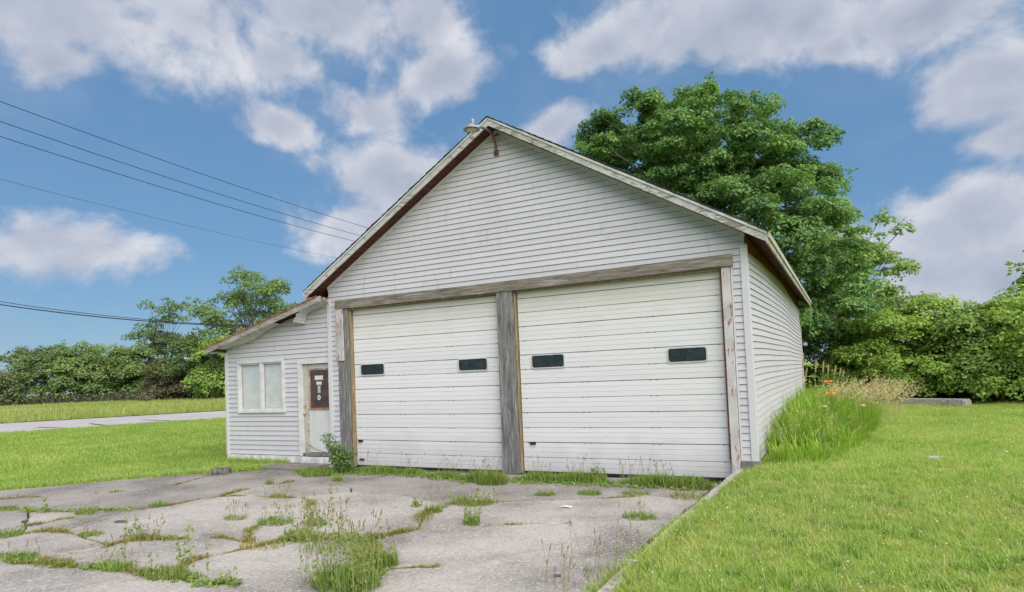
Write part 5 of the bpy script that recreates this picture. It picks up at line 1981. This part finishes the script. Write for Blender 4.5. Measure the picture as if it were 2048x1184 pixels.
for u, n_, w_ in ((742, 9, 'left end'), (815, 9, 'left half'), (900, 12, 'right half'), (962, 12, 'right end')):
    weed(u, 947 + (u - 742) * 0.05, 'dark-headed thin stalks before the %s of the left garage door' % w_, n_, 0.40, 14, 0.12, 0.16, group='stalks along the left door')
for u, n_, w_ in ((1085, 9, 'left end'), (1145, 9, 'left half'), (1265, 12, 'right half'), (1330, 12, 'right end')):
    weed(u, 957 + (u - 1085) * 0.05, 'dark-headed thin stalks before the %s of the right garage door' % w_, n_, 0.40, 14, 0.12, 0.16, group='stalks along the right door')
weed(640, 950, 'grass bunch in front of the entry door step', 0, 0, 330, 0.17, 0.30, lean=0.9)
weed(675, 962, 'small green tuft below the shrub', 0, 0, 90, 0.14, 0.09)
weed(540, 968, 'single grey-green weed on the slab before the window', 6, 0.14, 40, 0.10, 0.06, leafy=1.0, heads=False)
weed(470, 1037, 'green weed with dry stems in the long middle crack', 12, 0.26, 90, 0.06, 0.13)
weed(550, 1047, 'light green spreading clump left of the leafy stalks', 10, 0.22, 180, 0.11, 0.18, leafy=0.7, heads=False)
weed(632, 1050, 'tall leafy stalks in the middle of the driveway', 14, 0.34, 80, 0.10, 0.12, leafy=1.4, heads=False)
weed(600, 1070, 'low bright clump where the middle cracks meet', 2, 0.15, 170, 0.10, 0.15)
weed(525, 1092, 'yellow-green mat along the crack toward the stalks', 0, 0, 200, 0.06, 0.20, mat='moss', lean=1.1)
weed(560, 1013, 'faint dry stalks between the door step and the middle crack', 14, 0.36, 16, 0.05, 0.14)
weed(316, 1012, 'small bright green tuft in the upper crack', 0, 0, 120, 0.10, 0.12)
weed(172, 1026, 'green weed clump at the upper left', 8, 0.18, 130, 0.10, 0.14, leafy=0.7, heads=False)
weed(92, 1022, 'single upright stalk at the upper left', 2, 0.30, 10, 0.06, 0.03, leafy=2.5, heads=True)
weed(20, 1070, 'bright tuft at the left picture edge', 0, 0, 140, 0.09, 0.16)
weed(182, 1070, 'weed cluster with dry ends left of the stalky crack', 3, 0.12, 150, 0.07, 0.13)
weed(260, 1074, 'thin upright yellow weeds on the left slab edge', 10, 0.24, 30, 0.06, 0.10, leafy=0.8, heads=False)
weed(300, 1076, 'sprawling stalks right of the thin yellow weeds', 10, 0.28, 40, 0.06, 0.10, leafy=0.8)
weed(338, 1077, 'bright low green patch on the short crack', 0, 0, 120, 0.05, 0.12, lean=1.1)
weed(40, 1118, 'yellow-green clump lowest at the left edge', 3, 0.22, 220, 0.09, 0.17)
weed(125, 1128, 'short clump where the left cracks meet', 0, 0, 120, 0.07, 0.11)
weed(232, 1137, 'feathery clump on the front crack with pale stalks', 12, 0.32, 160, 0.09, 0.14, leafy=0.4)
weed(330, 1152, 'leafy clump near the end of the front crack', 10, 0.22, 200, 0.10, 0.18, leafy=0.9, heads=False)
weed(372, 1155, 'three tall leafy stems on the front crack', 5, 0.46, 60, 0.09, 0.13, leafy=1.6, heads=False)
weed(457, 1168, 'small upright weed at the very end of the front crack', 5, 0.16, 30, 0.07, 0.06, leafy=1.6, heads=False)
weed(1225, 1150, 'thin stalks beside the kerb at the lower right of the slab', 14, 0.50, 50, 0.10, 0.22)
weed(1150, 1180, 'dry stalks on the front slab near the kerb', 9, 0.40, 20, 0.06, 0.18, mat='moss')

# shrub by the entry door
sc = on_z(688, 946, ZD)
sh = thing('shrub', 'leafy dark green shrub between the entry door and the left garage door', 'shrub', (sc[0], sc[1] - 0.02, ZD))
rg = np.random.default_rng(5)
P = []
mb = MB()
for k in range(46):
    a = rg.uniform(0, 6.28)
    h = rg.uniform(0.25, 0.62) if k > 6 else rg.uniform(0.6, 0.85)
    ox = rg.normal(0, 0.17) + (-0.14 if k <= 6 else 0.03)
    e = np.array([ox, -abs(rg.normal(0, 0.09)) - 0.06, h])
    mb.tube([(ox * 0.2, -0.05, 0), tuple(e * [0.7, 0.8, 0.6]), tuple(e)], [0.007, 0.005, 0.002], 4, cap=False)
    for j in range(34):
        f = rg.uniform(0.25, 1.02)
        P.append(e * np.array([f, f, f]) + rg.normal(size=3) * 0.035 - [0, 0.02, 0])
for (dx, dz) in ((-0.30, 0.74), (-0.38, 0.70), (-0.22, 0.80), (0.34, 0.40)):
    mb.tube([(0, -0.06, 0.3), (dx * 0.6, -0.1, dz * 0.85), (dx * 1.3, -0.12, dz)], [0.004, 0.003, 0.002], 4, cap=False)
    for j in range(26):
        f = rg.uniform(0.4, 1.0)
        P.append(np.array([dx * 1.3 * f, -0.1, 0.3 + (dz - 0.3) * f]) + rg.normal(size=3) * 0.03)
P = np.array(P)
P = P[P[:, 2] > 0.03]
v, q = leaf_quads(P, unit(rg.normal(size=P.shape) + [0, -0.4, 0.6]), 0.052, rg)
fast_mesh('leaves', v, q, 'dark_leaf', sh, rg.uniform(0, 1, len(P)))
mb.build('stems', 'bark', sh)

# ------------------------------------------------------------------ loose things
def rock(name, label, cat, u, v, size, mat, seed, z=None, rot=0.3, group=None):
    zz = ZD if z is None else z
    c = on_z(u, v, zz)
    bm = bmesh.new()
    bmesh.ops.create_cube(bm, size=1.0)
    bmesh.ops.subdivide_edges(bm, edges=bm.edges[:], cuts=3, use_grid_fill=True)
    bmesh.ops.bevel(bm, geom=[e for e in bm.edges if e.calc_face_angle(0) > 1], offset=0.06, segments=1, affect='EDGES')
    for vt in bm.verts:
        n_ = noise.noise_vector(vt.co * 2.1 + Vector((seed, seed * 2, 0)))
        vt.co = Vector(((vt.co.x + n_.x * 0.12) * size[0], (vt.co.y + n_.y * 0.12) * size[1], (vt.co.z + 0.42 + n_.z * 0.10) * size[2]))
    me = bpy.data.meshes.new(name)
    bm.to_mesh(me)
    bm.free()
    o = link(name, me, mat)
    o.location = (c[0], c[1], zz)
    o.rotation_euler = (0, 0, rot)
    return tag(o, label, cat, group)


rock('broken_block', 'broken grey concrete block at the lawn edge', 'block', 443, 948, (0.36, 0.20, 0.15), 'old_stone', 2, rot=0.5)
rock('brick', 'weathered reddish brick lump at the foot of the office wall', 'brick', 562, 924, (0.24, 0.14, 0.14), 'brick_red', 3, rot=0.2)
rock('asphalt_chunk', 'dark flat chunk in the middle of the left slab', 'rubble', 241, 1045, (0.14, 0.07, 0.03), 'tar', 4)
rock('asphalt_chunk', 'larger of the two dark chunks in the broken area at the left', 'rubble', 68, 1051, (0.13, 0.08, 0.03), 'tar', 5, rot=0.9)
rock('asphalt_chunk', 'smaller dark chunk behind the larger one in the broken area', 'rubble', 50, 1044, (0.08, 0.06, 0.025), 'tar', 6, rot=0.2)
rock('stone', 'flat grey stone lying in the right lawn', 'stone', 1868, 922, (0.20, 0.15, 0.07), 'concrete', 7, z=-0.01)
rock('asphalt_chunk', 'small dark chunk near the kerb at the bottom', 'rubble', 1115, 1154, (0.07, 0.05, 0.02), 'tar', 8)
led = [on_z(u, v, 0.0) for u, v in ((1838, 812), (1930, 814))]
a, b = led
dv = Vector((*(b - a)[:2], 0))
dn = Vector((-dv.y, dv.x, 0)).normalized() * 0.45
a, b = Vector((a[0], a[1], -0.05)), Vector((b[0], b[1], -0.05))
a = a - dv * 0.45
vv = [a, b, b + dn, a + dn]
o = mk('concrete_ledge', [tuple(x) for x in vv] + [tuple(x + Vector((0, 0, 0.27))) for x in vv], HEX, 'kerb_stone')
bm = bmesh.new()
bm.from_mesh(o.data)
bmesh.ops.bevel(bm, geom=bm.edges[:], offset=0.03, segments=2, affect='EDGES')
bm.to_mesh(o.data)
bm.free()
tag(o, 'low weathered concrete ledge at the back of the right lawn', 'ledge')
# litter
c = on_z(1131, 1014, ZD + 0.012)
lt = MB()
lt.add([(-0.085, -0.02, 0.0), (0.03, -0.03, 0.012), (0.10, -0.01, 0.0), (0.09, 0.03, 0.01), (0.0, 0.02, 0.022), (-0.07, 0.03, 0.006)], [(0, 1, 4, 5), (1, 2, 3, 4)])
o = lt.build('litter', 'paper')
o.location = tuple(c)
so = o.modifiers.new('thick', 'SOLIDIFY')
so.thickness = 0.003
tag(o, 'crumpled white scrap of paper on the driveway', 'litter')
mb = MB()
a, b = on_z(1253, 1121, -0.19), on_z(1276, 1123, -0.17)
mb.tube([tuple(a), tuple((a + b) / 2 + [0, 0, 0.006]), tuple(b)], 0.008, 6)
tag(mb.build('stick', 'paper'), 'short white stick lying on the kerb', 'stick')
# far low pale wall at the left edge of the field
a, b = on_z(-90, 829, ZD), on_z(86, 821.5, ZD)
dn = np.array([-0.3, 0.9, 0]) * 0.25
vv = [a, b, b + dn, a + dn]
tag(mk('low_wall', [tuple(x) for x in vv] + [tuple(x + np.array([0, 0, 0.30])) for x in vv], HEX, 'drip_edge'), 'low pale wall at the far left of the field', 'wall')


# ------------------------------------------------------------------ wires
def wire(name, label, pts, d0, d1, r, sag=0.0):
    """pts: two pixels; d0, d1 their distances; the wire runs on beyond both"""
    a, b = at_d(*pts[0], d0), at_d(*pts[1], d1)
    p0, p1 = a + (a - b) * 0.25, b + (b - a) * 0.22
    P = []
    for i in range(33):
        t = i / 32
        q = p0 + (p1 - p0) * t
        q = q - np.array([0, 0, 1]) * sag * (1 - (2 * t - 1) ** 2)
        P.append(tuple(q))
    mb = MB()
    mb.tube(P, r, 5)
    return tag(mb.build(name, 'cable', smooth=True), label, 'wire', 'overhead wires')


wire('power_line', 'topmost of the overhead wires running behind the roof', ((0, 192), (740, 452)), 40, 62, 0.020, 0.5)
wire('power_line', 'second overhead wire from the top', ((0, 232), (720, 466)), 40, 62, 0.020, 0.5)
wire('power_line', 'third overhead wire from the top', ((0, 262), (708, 477)), 40, 62, 0.020, 0.5)
wire('power_line', 'faint thin overhead wire below the upper three', ((0, 350), (675, 512)), 52, 78, 0.011, 0.5)
ea = at_d(505, 650, 24)
for k, (v0, v1, lb, r) in enumerate(((593, 651, 'thinner upper service cable running to the office roof', 0.010), (599, 652, 'thick lower service cable running to the office roof', 0.017))):
    a, b = at_d(0, v0, 25), at_d(508, v1, 22)
    p0 = a + (a - b) * 0.3
    p1 = b + (b - a) * 0.02
    P = []
    for i in range(25):
        t = i / 24
        q = p0 + (p1 - p0) * t - np.array([0, 0, 0.22]) * (1 - (2 * t - 1) ** 2)
        P.append(tuple(q))
    mb = MB()
    mb.tube(P, r, 6)
    tag(mb.build('service_cable', 'cable', smooth=True), lb, 'wire', 'overhead wires')

# clover heads in the lawns
rc = np.random.default_rng(31)
q, cl = line_pts([(-200, 988), (0, 975), (150, 963), (300, 950), (430, 941)], 420, 0.22)
P1 = np.concatenate([q, np.full((len(q), 1), ZD + 0.075)], 1)
x, y = rc.uniform(-0.3, 5.0, 1500), rc.uniform(-8, 8, 1500)
ok = (x > curb_x(y) + 0.25) & ~((x < 0.1) & (y > -0.2))
P2 = np.stack([x[ok], y[ok], ground_z(x[ok], y[ok]) + rc.uniform(0.045, 0.075, ok.sum())], 1)
P = np.concatenate([P1, P2])
v, q = leaf_quads(P, unit(rc.normal(size=P.shape) + [0, -0.5, 0.8]), 0.016, rc)
tag(fast_mesh('clover_flowers', v, q, 'petal_white', None, rc.uniform(0, 1, len(P))), 'tiny white clover flowers scattered in the lawns', 'flowers', kind='stuff')
